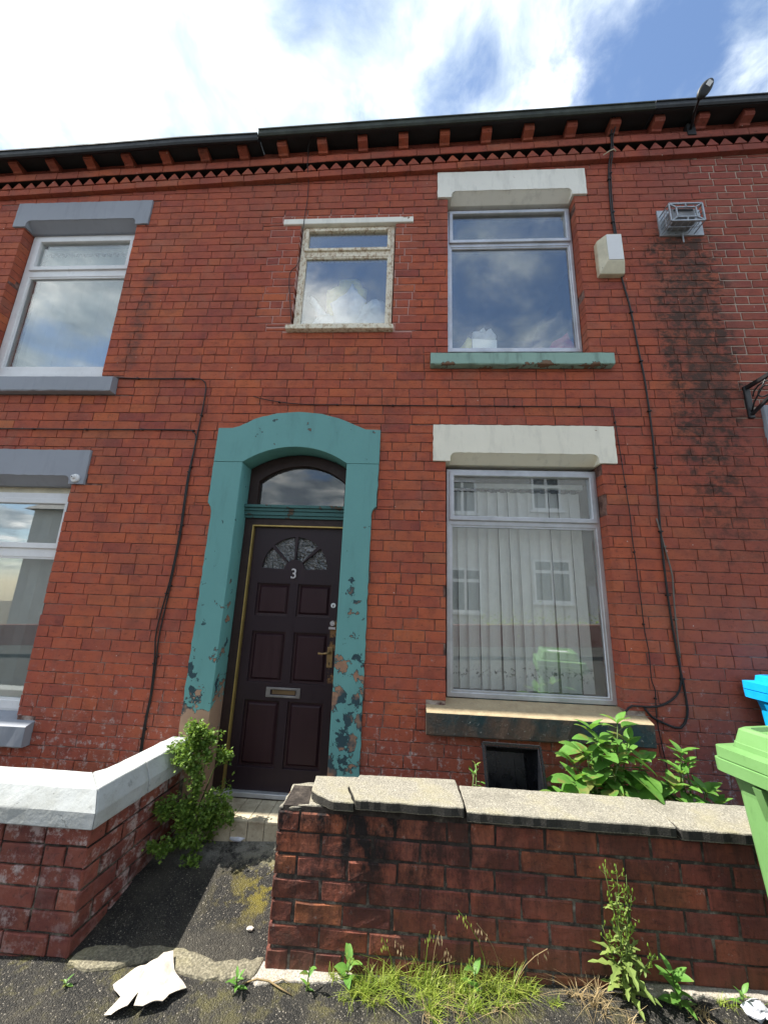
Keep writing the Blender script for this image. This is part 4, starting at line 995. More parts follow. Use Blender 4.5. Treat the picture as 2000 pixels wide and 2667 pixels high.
# white fitting on the left lintel
t = thing('light_fitting', 'round white cable fitting on the corner of the grey lower lintel', 'fitting', (-2.755, -.014, 2.5))
mb = MB(); mb.lathe((-2.755, -.030, 2.502), [(.030, 0), (.036, .006), (.036, .016)], 20, 'Y'); mb.build('base', M_WHITEPL, t, False)
mb = MB(); mb.lathe((-2.757, -.052, 2.507), [(.010, 0), (.016, .004), (.016, .023)], 14, 'Y'); mb.build('knob', M_WHITEPL, t)
mb = MB(); mb.lathe((-2.757, -.0545, 2.507), [(.005, 0), (.005, .003)], 8, 'Y'); mb.build('hole', M_BLACK, t)
# iron bracket by the right edge
t = thing('canopy_bracket', 'black iron scroll bracket fixed to the bricks at the right edge', 'bracket', (2.69, 0, 3.1))
mb = MB(); mb.box(2.668, 2.712, -.018, .002, 3.105, 3.385); mb.build('wall_plate', M_BLACK, t, bevel=.005)
mb = MB(); mb.bar((2.69, -.01, 3.368), (2.69, -.62, 3.368), .022, .028); mb.build('top_arm', M_BLACK, t)
mb = MB(); mb.bar((2.69, -.015, 3.135), (2.69, -.56, 3.355), .020, .020); mb.build('brace', M_BLACK, t)
mb = MB(); mb.tube([(2.69, -.05+.10*math.cos(a)*(1-a/14)-.10, 3.27+.075*math.sin(a)*(1-a/14)) for a in [i*.35 for i in range(26)]], .006, 6); mb.build('scroll', M_BLACK, t, True)
mb = MB(); mb.tube([(2.69, -.02, 3.16), (2.69, -.05, 3.22), (2.69, -.12, 3.29), (2.69, -.17, 3.35)], .006, 6); mb.tube([(2.69, -.24+.03*math.cos(a), 3.30+.03*math.sin(a)) for a in [i*.45 for i in range(15)]], .006, 6); mb.build('scroll', M_BLACK, t, True)
# street lamp on its wall arm
t = thing('street_lamp', 'small black lantern head on an arm above the gutter', 'street lamp', (2.61, -.05, 6.0))
mb = MB(); mb.box(2.575, 2.655, -.075, -.03, 6.0, 6.14); mb.build('wall_mount', M_GUTTER, t, bevel=.006)
mb = MB(); mb.tube([(2.61, -.07, 6.07), (2.58, -.14, 6.065), (2.545, -.20, 6.06), (2.505, -.28, 6.02), (2.466, -.36, 5.985)], .011, 8); mb.build('arm', M_GUTTER, t, True)
mb = MB(); n = 20
ax = Vector((.058, -.04, .085)).normalized(); hc = Vector((2.500, -.38, 6.03)); v = []; f = []
dn = Vector((-.45, -.35, -.82)); nn = -(dn-ax*dn.dot(ax)).normalized(); sd = ax.cross(nn).normalized()
for (r, h) in ((.0, -.016), (.6, -.016), (.92, -.012), (1.0, 0), (.94, .014), (.6, .026), (.0, .030)):
    for k_ in range(n):
        a = 2*math.pi*k_/n; v.append(hc+ax*.085*r*math.cos(a)+sd*.047*r*math.sin(a)+nn*h)
for i in range(6):
    for k_ in range(n): f.append((i*n+k_, i*n+(k_+1) % n, (i+1)*n+(k_+1) % n, (i+1)*n+k_))
mb.add(v, f); mb.build('lantern_head', M_GUTTER, t, True)
mb = MB(); q0 = hc+ax*.035-nn*.0175; mb.add([q0+ax*.022+sd*.02, q0+ax*.022-sd*.02, q0-ax*.022-sd*.02, q0-ax*.022+sd*.02], [(0, 1, 2, 3)]); mb.build('lens', M_WHITEPL, t)

# ------------------------------------------------------------------ front garden walls
gw = thing('garden_wall', 'sooty low brick front wall with broken concrete coping stones', 'wall', (.6, -.65, gz(.6)), 'low brick front walls')
mb = MB(); mb.box(-.566, 3.2, -.7455, -.552, -.1, .622); core = mb.build('core', M_GMORTAR, gw)
GC = .09; z = -.112; row = 0; BL = .2325
while z < .60:
    xs = [-.585]; nx_ = -.585+(.116 if row % 2 else BL)
    while nx_ < 3.2:
        xs.append(nx_+rng.uniform(-.009, .009)); nx_ += BL
        if rng.random() < .10: xs.append(nx_-BL/2+rng.uniform(-.006, .006))
    for x, x2 in zip(xs, xs[1:]):
        e = x2-rng.uniform(.008, .014); h = GC-rng.uniform(.009, .014)
        if z+h < gz(x)-.03: continue
        hh = h if z+h < .61 else .61-z
        brick_obj(gw, (x+e)/2, -.7525+rng.uniform(-.003, .0025), z+rng.uniform(-.002, .002), e-x, hh, .19 if x < -.5 else .09, M_WBRICK, max(0, min(1, rng.gauss(.42+.18*(x > .1)+.15*(x > .5), .25))), 0, rng.uniform(-.010, .010), .0055, .0034)
    row += 1; z += GC
def stone(name, top, z0, z1, m, parent, rough=.003, seed=0, bevel=.006):
    rg = random.Random(seed); pts = []
    for (p, q) in zip(top, top[1:]+top[:1]):
        L = math.hypot(q[0]-p[0], q[1]-p[1]); n = max(1, int(L/.03))
        for i in range(n):
            t_ = i/n; e = rough if i else 0
            pts.append((p[0]+(q[0]-p[0])*t_+rg.uniform(-e, e), p[1]+(q[1]-p[1])*t_+rg.uniform(-e, e)))
    n = len(pts); v = [(x, y, z0 if not callable(z0) else z0(x)) for x, y in pts]+[(x, y, (z1 if not callable(z1) else z1(x))) for x, y in pts]
    f = [tuple(range(n-1, -1, -1)), tuple(range(n, 2*n))]+[(i, (i+1) % n, (i+1) % n+n, i+n) for i in range(n)]
    me = mesh(name, v, f); bm = bmesh.new(); bm.from_mesh(me); bmesh.ops.recalc_face_normals(bm, faces=bm.faces); bm.to_mesh(me); bm.free()
    o = obj(name, me, m, parent)
    if bevel:
        md = o.modifiers.new('b', 'BEVEL'); md.width = bevel; md.segments = 2; md.limit_method = 'ANGLE'; md.angle_limit = R(50)
    return o
stone('coping_stone', [(-.455, -.545), (-.438, -.70), (-.40, -.735), (-.37, -.75), (-.335, -.775), (-.312, -.785), (-.212, -.784), (-.236, -.72), (-.262, -.652), (-.235, -.585), (-.222, -.528)], .630, .672, M_COPE, gw, .004, 1)
stone('coping_stone', [(-.209, -.784), (.306, -.788), (.309, -.70), (.304, -.62), (.300, -.512), (-.216, -.528), (-.230, -.585), (-.256, -.652), (-.231, -.72)], .640, .684, M_COPE, gw, .003, 2)
stone('coping_stone', [(.318, -.786), (1.256, -.790), (1.262, -.74), (1.253, -.65), (1.246, -.535), (.318, -.535)], .624, .668, M_COPE, gw, .003, 3)
stone('coping_stone', [(1.272, -.790), (2.6, -.79), (2.6, -.53), (1.258, -.535), (1.264, -.65), (1.275, -.74)], .616, .662, M_COPE, gw, .003, 4)
stone('mortar_bed', [(-.588, -.745), (-.575, -.68), (-.585, -.52), (-.50, -.505), (-.30, -.52), (-.31, -.742)], .600, lambda x: .615+.016*max(0, min(1, (x+.56)/.15)), M_COPE, gw, .006, 5, .010)
# end brick faces of the wall
for r_ in range(7):
    zz = -.022+r_*.09
    if r_ % 2 == 0: pass
stone('footing', [(-.635, -.79), (-.60, -.825), (-.45, -.80), (-.30, -.797), (-.19, -.79), (-.19, -.70), (-.62, -.70)], -.08, lambda x: .004+gz(x)*.9, M_PLINTH, gw, .006, 6)
stone('footing', [(1.05, -.785), (3.2, -.785), (3.2, -.70), (1.05, -.70)], -.08, lambda x: gz(x)+.014, M_PLINTH, gw, .008, 7)

lw = thing('garden_wall', "neighbour's low brick wall topped with chipped white painted coping", 'wall', (-2, -.65, gz(-2)), 'low brick front walls')
skew = lambda y: .066*(y+.78)/.76
mb = MB(); v = []
out = [(-4.4, -.738), (-1.532, -.738), (-1.532+skew(-.02), -.022), (-1.70+skew(-.02), -.022), (-1.70, -.555), (-4.4, -.555)]
v = [(x, y, -.25) for x, y in out]+[(x, y, .468) for x, y in out]
mb.add(v, [tuple(range(5, -1, -1)), tuple(range(6, 12))]+[(i, (i+1) % 6, (i+1) % 6+6, i+6) for i in range(6)]); mb.build('core', M_GMORTAR, lw)
LC = .0885; row = 0; z = .470-LC
while z > -.25:
    x = -1.522-(.0 if row % 2 else 0); first = True
    while x > -4.2:
        ln = (.112 if (first and row % 2) else .229*rng.uniform(.96, 1.04)); 
        if not first and rng.random() < .07: ln = .115
        a = x-ln+rng.uniform(.006, .013); h = LC-rng.uniform(.007, .012)
        if z+h > gz(a)-.05 and (a > -2.6 or True):
            brick_obj(lw, (a+x)/2, -.750+rng.uniform(-.003, .003), z+rng.uniform(-.002, .002), x-a, h, .09 if not first else .012, M_LBRICK, max(0, min(1, rng.gauss(.5, .25))), 0, rng.uniform(-.009, .009), .0055, .0034)
        x -= ln; first = False
    y = -.750; first = True
    while y < -.05:
        ln = (.112 if (first and row % 2 == 0) else .229*rng.uniform(.97, 1.03)); e = min(y+ln-.012, -.03); h = LC-.013
        cy = (y+e)/2
        if e-y > .03:
            o = brick_obj(lw, -1.522+skew(cy)+rng.uniform(-.003, .003), cy, z, e-y, h, .09 if not first else .010, M_LBRICK, max(0, min(1, rng.gauss(.42, .2))), R(90)-math.atan(.066/.76), 0, .0055, .0034)
        y += ln; first = False
    z -= LC; row += 1
# white coping: front run and return, swept profile
def cope_run(name, path_o, parent, seed):
    rg = random.Random(seed); v = []; f = []; n = 6
    for (a, b) in path_o:      # a: outer lower point, b: inner lower point (both x,y)
        a, b = Vector((a[0], a[1], 0)), Vector((b[0], b[1], 0)); d = (b-a); L = d.length; d.normalize(); j = lambda s: rg.uniform(-s, s)
        kx = L/.24
        for (t_, z_) in ((0, .470), (0, .543), (.043*kx, .630), (L-.043*kx, .632), (L, .543), (L, .470)):
            v.append((a+d*t_)+Vector((j(.002), j(.002), z_+j(.002))))
    for i in range(len(path_o)-1):
        for k_ in range(n): f.append((i*n+k_, i*n+(k_+1) % n, (i+1)*n+(k_+1) % n, (i+1)*n+k_))
    f += [tuple(range(n-1, -1, -1)), tuple(len(v)-n+q for q in range(n))]
    me = mesh(name, v, f); bm = bmesh.new(); bm.from_mesh(me); bmesh.ops.recalc_face_normals(bm, faces=bm.faces); bm.to_mesh(me); bm.free()
    o = obj(name, me, M_WCOPE, parent); md = o.modifiers.new('b', 'BEVEL'); md.width = .006; md.segments = 2; md.limit_method = 'ANGLE'; md.angle_limit = R(25); return o
ic = (-1.735, -.540)
fx = fr(-4.4, -3.06, 10)
cope_run('coping_stone', [((x, -.782), (x, -.540)) for x in fx], lw, 1)
cope_run('coping_stone', [((x, -.782), (x, -.540)) for x in fr(-3.05, -1.75, 14)]+[((-1.486, -.782), ic)], lw, 2)
yc = -.52
o1 = [((-1.4855, -.7815), (ic[0]+.001, ic[1]+.001))]
for y in fr(-.56, -.43, 3): o1.append(((-1.486+skew(y), y), (-1.724+skew(y)*1.6, y+.03)))
cope_run('coping_stone', o1, lw, 3)
cope_run('coping_stone', [((-1.486+skew(y), y), (-1.724+skew(y)*1.6, y+.03 if y < -.1 else y)) for y in fr(-.427, -.026, 6)], lw, 4)
# brow of broken concrete across the path mouth
kr = struct(stone('path_edge', [(-1.50, -.775), (-1.36, -.80), (-1.24, -.775), (-1.10, -.735), (-1.02, -.79), (-.93, -.80), (-.80, -.815), (-.62, -.80), (-.60, -.70), (-.72, -.725), (-.82, -.735), (-.90, -.705), (-1.03, -.675), (-1.12, -.665), (-1.24, -.69), (-1.33, -.645), (-1.42, -.665), (-1.48, -.70)], -.16, lambda x: gz(x)+.014, mat('mossy_concrete', stone_fn((.07, .065, .05), (.15, .135, .095), (.27, .245, .18), 90)), None, .010, 9, .012))

# ------------------------------------------------------------------ bins
def bin_(name, label, corner, e1a, m, zb, ht, L1, L2, style):
    """corner: rear-left rim corner seen in the photo; e1 runs away to the right, e2 towards the road"""
    e1 = Vector((math.cos(e1a), math.sin(e1a), 0)); e2 = Vector((e1.y, -e1.x, 0)); c0 = Vector((corner[0], corner[1], 0))
    cen = c0+e1*L1/2+e2*L2/2
    t = thing(name, label, 'wheelie bin', (cen.x, cen.y, zb), 'wheelie bins')
    P = lambda a, b, z: cen+e1*a+e2*b+Vector((0, 0, zb+z))
    def ring(a, b, z, r=.03, n=4):
        o_ = []
        for (sx, sy, a0) in ((1, 1, 0), (-1, 1, 90), (-1, -1, 180), (1, -1, 270)):
            for i in range(n+1):
                an = R(a0+90*i/n); o_.append(P(sx*(a-r)+r*math.cos(an), sy*(b-r)+r*math.sin(an), z))
        return o_
    def loft(nm, rings, parent, closeb=True, closet=True, mm=None, smooth=False):
        n = len(rings[0]); v = [q for r_ in rings for q in r_]; f = []
        for i in range(len(rings)-1):
            for k_ in range(n): f.append((i*n+k_, i*n+(k_+1) % n, (i+1)*n+(k_+1) % n, (i+1)*n+k_))
        if closeb: f.append(tuple(range(n-1, -1, -1)))
        if closet: f.append(tuple(len(v)-n+q for q in range(n)))
        mb = MB(); mb.add(v, f); return mb.build(nm, mm or m, parent)
    A, B = L1/2, L2/2; H = ht
    loft('body', [ring(A*.60, B*.60, .02), ring(A*.63, B*.63, .06), ring(A*.82, B*.82, H-.12), ring(A*.86, B*.86, H-.06), ring(A*.86, B*.86, H-.03)], t)
    loft('rim', [ring(A*.90, B*.90, H-.062), ring(A*1.0, B*1.0, H-.052), ring(A*1.01, B*1.01, H-.006), ring(A*.975, B*.975, H-.004)], t)
    lid = loft('lid', [ring(A*.96, B*.96, H-.003), ring(A*.985, B*.985, H+.000), ring(A*.985, B*.985, H+.040), ring(A*.80, B*.84, H+.048), ring(A*.795, B*.835, H+.046), ring(A*.785, B*.825, H+.068), ring(A*.775, B*.815, H+.070), ring(A*.73, B*.77, H+.118), ring(A*.68, B*.72, H+.128), ring(A*.62, B*.66, H+.128), ring(A*.60, B*.64, H+.112), ring(A*.58, B*.62, H+.112)] if style == 0 else
               [ring(A*.97, B*.97, H-.003), ring(A*1.01, B*1.01, H+.000), ring(A*1.01, B*1.01, H+.045), ring(A*.84, B*.84, H+.052), ring(A*.82, B*.82, H+.085), ring(A*.74, B*.74, H+.092), ring(A*.70, B*.70, H+.07), ring(A*.4, B*.4, H+.06)], t)
    mb = MB(); mb.bar(P(A*1.08, -B*.7, H-.03), P(A*1.08, B*.7, H-.03), .03); mb.build('handle_bar', m, t)
    for s_ in (-1, 1):
        mb = MB(); c = P(A*.78, s_*B*.66, .10); n = 18; v = []; f = []
        for off in (-.022, .022):
            for k_ in range(n):
                a = 2*math.pi*k_/n; v.append(c+e2*off+e1*.10*math.cos(a)+Vector((0, 0, .10*math.sin(a))))
        f = [(k_, (k_+1) % n, n+(k_+1) % n, n+k_) for k_ in range(n)]+[tuple(range(n)), tuple(range(2*n-1, n-1, -1))]
        mb.add(v, f); mb.build('wheel', M_BLACK, t)
    for s_ in (-1, 1):
        mb = MB(); q = P(-A*.845, s_*B*.5, H-.065); mb.add([q, q+e2*.03, q+e2*.03-Vector((0, 0, .12))+e1*.01, q-Vector((0, 0, .12))+e1*.01, q-e1*.03, q+e2*.03-e1*.03], [(0, 3, 2, 1), (0, 1, 5, 4), (4, 5, 2, 3), (0, 4, 3), (1, 2, 5)]); mb.build('rib', m, t)
    if style == 0:
        mb = MB(); mb.add([P(-A*.40, -B*.45, H+.1135), P(A*.45, -B*.45, H+.1135), P(A*.45, B*.2, H+.1135), P(-A*.40, B*.2, H+.1135)], [(0, 1, 2, 3)]); mb.build('sticker', M_WHITEPL, t)
    return t
bin_('wheelie_bin', 'faded green wheelie bin on the pavement by the front wall', (1.335, -.955), R(15), M_GREENBIN, gz(1.6), .965, .46, .54, 0)
bin_('wheelie_bin', 'bright blue wheelie bin behind the green one against the house', (2.235, -.055), R(6), M_BLUEBIN, .14, 1.00, .55, .46, 1)

# ------------------------------------------------------------------ black crate standing on end behind the wall
t = thing('recycling_crate', 'empty black plastic crate tipped up behind the front wall', 'crate', (.67, -.33, .1))
def crate():
    Mx = Matrix.Translation((.655, -.335, .80)) @ Matrix.Rotation(R(-2), 4, 'Z') @ Matrix.Rotation(R(-15), 4, 'X')
    # local: opening faces -y, x width .31, z from 0 down .60
    w1, w2, d, h = .155, .125, .24, .60
    o_ = [(-w1, 0, 0), (w1, 0, 0), (w1+.02, 0, -h), (-w1+.02, 0, -h)]; b_ = [(-w2, d, -.04), (w2, d, -.04), (w2+.01, d, -h+.04), (-w2+.01, d, -h+.04)]
    def sc(pts, k, dy): 
        cx = sum(p[0] for p in pts)/4; cz = sum(p[2] for p in pts)/4
        return [(cx+(p[0]-cx)*k, p[1]+dy, cz+(p[2]-cz)*(k+(1-k)*.5)) for p in pts]
    outer = [o_, b_]; inner = [sc(o_, .955, .001), sc(b_, .95, -.012)]
    v = [Mx @ Vector(p) for r_ in (o_, b_, inner[0], inner[1]) for p in r_]
    f = [(k_, 4+k_, 4+(k_+1) % 4, (k_+1) % 4) for k_ in range(4)]+[(4, 7, 6, 5)]+[(8+k_, 8+(k_+1) % 4, 12+(k_+1) % 4, 12+k_) for k_ in range(4)]+[(12, 13, 14, 15)]+[(k_, (k_+1) % 4, 8+(k_+1) % 4, 8+k_) for k_ in range(4)]
    mb = MB(); mb.add(v, f); mb.build('shell', M_CRATE, t)
    mb = MB(); ro = sc(o_, 1.06, 0)
    for (p, q) in zip(ro, ro[1:]+ro[:1]): mb.bar(Mx @ Vector(p), Mx @ Vector(q), .013, .010, (0, -1, 0))
    mb.build('rim', M_CRATE, t)
    mb = MB()
    for xx in (-.05, .06): mb.bar(Mx @ Vector((xx, d-.014, -.08)), Mx @ Vector((xx+.01, d-.014, -h+.06)), .006)
    mb.build('rib', M_CRATE, t)
crate()

# ------------------------------------------------------------------ plants
def leaf_vf(L, wd, fold=.25, droop=.25, n=5, tooth=0.):
    v = []; f = []
    for i in range(n+1):
        t_ = i/n; w_ = wd*math.sin(math.pi*min(1, t_*.94+.03))**.8*(1.1-.35*t_); 
        if tooth and 0 < i < n: w_ *= (1+tooth*(1 if i % 2 else -1))
        y = L*t_; z = -droop*L*t_*t_
        v += [(-w_/2, y, z+fold*w_/2), (0, y, z), (w_/2, y, z+fold*w_/2)]
    for i in range(n): f += [(i*3, i*3+1, i*3+4, i*3+3), (i*3+1, i*3+2, i*3+5, i*3+4)]
    return v, f
LEAFM = {}
def leaf_mesh(kind, m):
    if kind not in LEAFM:
        prm = {'a': (.115, .072, .28, .30, 6), 'b': (.085, .044, .3, .25, 6), 'c': (.060, .024, .3, .2, 5), 'd': (.155, .105, .22, .35, 7)}[kind]
        me = mesh('leaf', *leaf_vf(*prm), True); me.materials.append(m); LEAFM[kind] = me
    return LEAFM[kind]
def place(d, up=Vector((0, 0, 1)), roll=0.):
    d = d.normalized(); x = d.cross(up); 
    if x.length < .05: x = Vector((1, 0, 0))
    x.normalize(); z = x.cross(d); q = Matrix((x, d, z)).transposed().to_4x4(); return q @ Matrix.Rotation(roll, 4, 'Y')
def add_leaf(parent, kind, p, d, s, m=M_LEAF, rnd=.5, roll=0.):
    o = bpy.data.objects.new('leaf', leaf_mesh(kind, m)); link(o, parent)
    if parent in INV: o.matrix_parent_inverse = INV[parent]
    o.matrix_basis = Matrix.Translation(p) @ place(d, roll=roll) @ Matrix.Scale(s, 4); o['rnd'] = rnd; return o
def bushy(name, label, root, tips, seed, kinds, size, nleaf, top=5):
    rg = random.Random(seed); t = thing(name, label, 'plant', root, 'leafy weeds behind the front wall'); root = Vector(root)
    for tip in tips:
        tip = Vector(tip); b = root+Vector((rg.uniform(-.05, .05), rg.uniform(-.04, .04), 0)); mid = (b+tip)/2+Vector((rg.uniform(-.04, .04), rg.uniform(-.02, .05), .03))
        pts = [b.lerp(mid, i/4).lerp(mid.lerp(tip, i/4), i/4) for i in range(5)]
        mb = MB(); mb.tube(pts, [.008, .007, .006, .005, .003], 6); st = mb.build('stem', M_STEM, t, True)
        for i in range(nleaf):
            u = .28+.72*(i+rg.random()*.6)/nleaf; u = min(u, 1); kk = min(3, int(u*4)); q = pts[kk].lerp(pts[kk+1], u*4-kk)
            an = i*2.4+rg.uniform(-.4, .4); el = rg.uniform(-.25, .35) if u < .9 else rg.uniform(.2, .9)
            d = Vector((math.cos(an), math.sin(an)*.8-.25, el)); d.normalize(); s = size*rg.uniform(.65, 1.15)*(1.0 if u < .86 else .8)
            pet = q+d*.035*size
            mb = MB(); mb.tube([q, pet], .0025, 4); mb.build('leaf_stalk', M_STEM, t)
            add_leaf(t, rg.choice(kinds), pet, d, s, M_LEAF, rg.random()*.8+(.2 if u > .85 else 0), rg.uniform(-.35, .35))
        for i in range(top):
            an = i*2*math.pi/top+rg.random(); d = Vector((math.cos(an), math.sin(an), rg.uniform(.5, 1.3))); add_leaf(t, 'c' if 'c' in kinds else 'b', tip, d, size*rg.uniform(.7, 1.1), M_LEAF, .6+.4*rg.random())
    return t
bushy('leafy_plant', 'tall green broad leaved plant growing below the lower right sill', (1.20, -.34, .12), [(1.262, -.36, .965), (1.15, -.38, .86), (1.06, -.40, .80), (1.32, -.34, .86), (1.21, -.42, .78), (1.38, -.36, .78), (.98, -.42, .68), (1.30, -.44, .66), (1.08, -.44, .66), (1.12, -.34, .92), (.90, -.44, .60), (1.18, -.46, .60), (1.40, -.44, .62), (1.0, -.36, .74), (1.26, -.30, .80)], 5, ['a', 'b', 'd', 'a'], 1.28, 18, 3)
bushy('leafy_plant', 'smaller green leafy plant nearest to the bins behind the coping', (1.60, -.36, .12), [(1.585, -.38, .835), (1.56, -.40, .74), (1.66, -.42, .66), (1.50, -.42, .68), (1.72, -.42, .60), (1.62, -.36, .78), (1.54, -.46, .60)], 9, ['b', 'b', 'a'], 1.05, 18)
bushy('leafy_plant', 'small leafy weed squeezed between the crate and the brick wall', (.46, -.14, .12), [(.49, -.10, .60), (.475, -.10, .55)], 12, ['b', 'c'], .75, 7, 3)

# trailing bush on the left wall
def lobed(mb, p, d, s, rg, r_):
    M_ = place(d, roll=rg.uniform(-.8, .8)); v = [(0, 0, 0), (-.30, .30, .04), (-.52, .62, .0), (-.20, .62, .05), (0, 1.0, -.05), (.20, .62, .05), (.52, .62, .0), (.30, .30, .04)]
    mb.add([p+(M_ @ Vector(q))*s for q in v], [(0, 3, 2, 1), (0, 5, 4, 3), (0, 7, 6, 5)], r_)
t = thing('trailing_plant', 'bushy trailing plant with small lobed leaves hanging off the white coping', 'plant', (-1.33, -.12, .1))
rg = random.Random(3); mbl = MB(); 
clumps = [((-1.33, -.20, .73), (.075, .07, .07), 260), ((-1.28, -.17, .63), (.10, .08, .085), 330), ((-1.37, -.24, .62), (.09, .06, .07), 220), ((-1.17, -.12, .58), (.055, .05, .05), 90), ((-1.30, -.21, .52), (.036, .045, .075), 95), ((-1.28, -.21, .42), (.040, .05, .08), 100),
          ((-1.30, -.22, .30), (.085, .08, .09), 220), ((-1.18, -.16, .33), (.09, .07, .12), 240), ((-1.42, -.28, .34), (.07, .06, .06), 120), ((-1.16, -.17, .20), (.09, .07, .11), 240), ((-1.28, -.24, .17), (.09, .07, .10), 220), ((-1.40, -.34, .13), (.06, .06, .08), 110), ((-1.08, -.14, .26), (.05, .05, .10), 90), ((-1.24, -.27, .06), (.06, .05, .05), 70)]
root = Vector((-1.36, -.06, .10)); mbs = MB()
for (c, s, n) in clumps:
    n = int(n*2.3); c = Vector(c); mid = (root+c)/2+Vector((.02, .02, .12)); mbs.tube([root, mid, c], [.006, .004, .002], 5)
    for k_ in range(max(5, n//30)):
        d = Vector((rg.gauss(0, 1), rg.gauss(0, 1), rg.gauss(0, 1))).normalized(); tip = c+Vector((d.x*s[0], d.y*s[1], d.z*s[2]))*rg.uniform(.7, 1.25); mbs.tube([c, tip], .0015, 4)
        for q in range(n//max(5, n//30)):
            u = rg.uniform(.35, 1.05); p = c.lerp(tip, u)+Vector((rg.gauss(0, .016), rg.gauss(0, .016), rg.gauss(0, .014)))
            if p.y > -.03 and p.x < -1.35: p.y = -.05
            lobed(mbl, p, Vector((rg.gauss(0, 1), rg.gauss(-.3, 1), rg.gauss(.35, .8))), rg.uniform(.015, .030), rg, rg.uniform(.02, 1))
stuff(mbl.build('foliage', M_FERN, t)); mbs.build('stems', M_STEM, t, True)

# grass along the foot of the wall
def grass(name, label, cat, specs, m, seed, kind=True):
    rg = random.Random(seed); mb = MB()
    for (cx, cy, sx, sy, n, h0, h1, lean) in specs:
        tufts = [(rg.gauss(cx, sx), rg.gauss(cy, sy)) for _ in range(max(3, n//22))]
        for i in range(int(n*.8)):
            tx, ty = rg.choice(tufts); x = rg.gauss(tx, .008); y = min(rg.gauss(ty, .007), -.756); h = rg.uniform(h0, h1); a = rg.uniform(0, 2*math.pi); ln = rg.uniform(.1, lean*1.5)*h; h *= rg.choice((.5, .7, .85, 1, 1))
            d = Vector((math.cos(a), math.sin(a)*.8-.25, 0)); wv = Vector((-d.y, d.x, 0)).normalized()*rg.uniform(.0011, .0024); z0 = pz(x, y)-.003; v = []
            for j in range(4):
                t_ = j/3; p = Vector((x, y, z0+h*t_*(1-.22*t_*ln/h)))+d*ln*t_*t_; ww = wv*(1-t_*.9)
                v += [p-ww, p+ww]
            mb.add(v, [(0, 1, 3, 2), (2, 3, 5, 4), (4, 5, 7, 6)], rg.uniform(.02, 1))
    o = mb.build(name, m, None); tag(o, label, cat)
    if kind: stuff(o)
    return o
gspec = [(-.13, -.835, .05, .025, 260, .03, .11, 1.0), (.0, -.80, .05, .022, 230, .03, .12, .9), (.10, -.815, .05, .03, 280, .03, .13, 1.0), (.22, -.80, .05, .02, 230, .03, .11, .9), (.30, -.82, .04, .03, 220, .03, .10, 1.0), (.44, -.80, .05, .03, 260, .04, .15, 1.1), (.56, -.81, .05, .025, 160, .02, .08, .9),
         (.10, -.90, .06, .035, 90, .02, .06, 1.1), (-.24, -.775, .03, .01, 50, .03, .09, .8), (.25, -.89, .10, .03, 70, .015, .05, 1.1), (.66, -.80, .06, .03, 70, .015, .05, 1.0), (-.22, -.86, .05, .03, 30, .015, .05, 1), (-.95, -.9, .10, .04, 10, .01, .025, 1), (1.40, -.83, .06, .02, 80, .015, .05, 1)]
grass('grass', 'yellow green grass growing along the foot of the brick wall', 'grass', gspec, M_GRASS, 4)
grass('dead_grass', 'bleached dry grass tuft left of the tall weed', 'grass', [(.80, -.80, .035, .02, 90, .04, .14, 1.2), (.83, -.86, .05, .03, 60, .02, .08, 1.4), (.15, -.85, .12, .03, 60, .02, .07, 1.4), (1.25, -.83, .05, .02, 60, .02, .06, 1.4), (.42, -.86, .05, .03, 40, .02, .07, 1.4)], M_DRY, 6)
# seed stalks standing out of the grass
STALKS = ['short green seed stalk bending left, near the left end of the grass', 'straw coloured seed stalk leaning left over the grass', 'upright green stalk left of the middle of the grass', 'upright straw stalk right beside the upright green one',
          'tallest green seed stalk, arching left across the bricks', 'second tallest straw stalk arching left beside the tallest', 'short green stalk in the middle of the grass', 'straw stalk arching right towards the tall weed',
          'lowest green stalk sprawling left along the wall footing', 'slim straw stalk standing between the middle grass tufts']
rg = random.Random(21)
for i, (x, y, h, dx) in enumerate(((.0, -.80, .21, -.06), (.06, -.81, .20, -.05), (.13, -.80, .25, .02), (.16, -.79, .24, .03), (.40, -.80, .33, -.13), (.46, -.80, .28, -.11), (.30, -.80, .16, .03), (.50, -.82, .22, .14), (-.08, -.80, .13, -.14), (.24, -.80, .18, -.02))):
    z0 = pz(x, y); mb = MB(); pts = [Vector((x+dx*(j/5)**2, y-.02*(j/5), z0+h*(j/5)*(1-.12*(j/5)**2))) for j in range(6)]; mb.tube(pts, [.0014]*6, 4)
    for k_ in range(9):
        q = pts[4].lerp(pts[5], k_/8)+Vector((rg.uniform(-.018, .018), rg.uniform(-.012, .012), rg.uniform(-.020, .006)))
        v, f = leaf_vf(.014, .004, .2, .1, 2); Mx = Matrix.Translation(q) @ place(Vector((dx*.5, -.2, -.5)))
        mb.add([Mx @ Vector(p) for p in v], f, .8)
    tag(mb.build('grass_stalk', M_DRY if i % 2 else M_GRASS), STALKS[i], 'grass stalk', 'grass stalks by the wall')
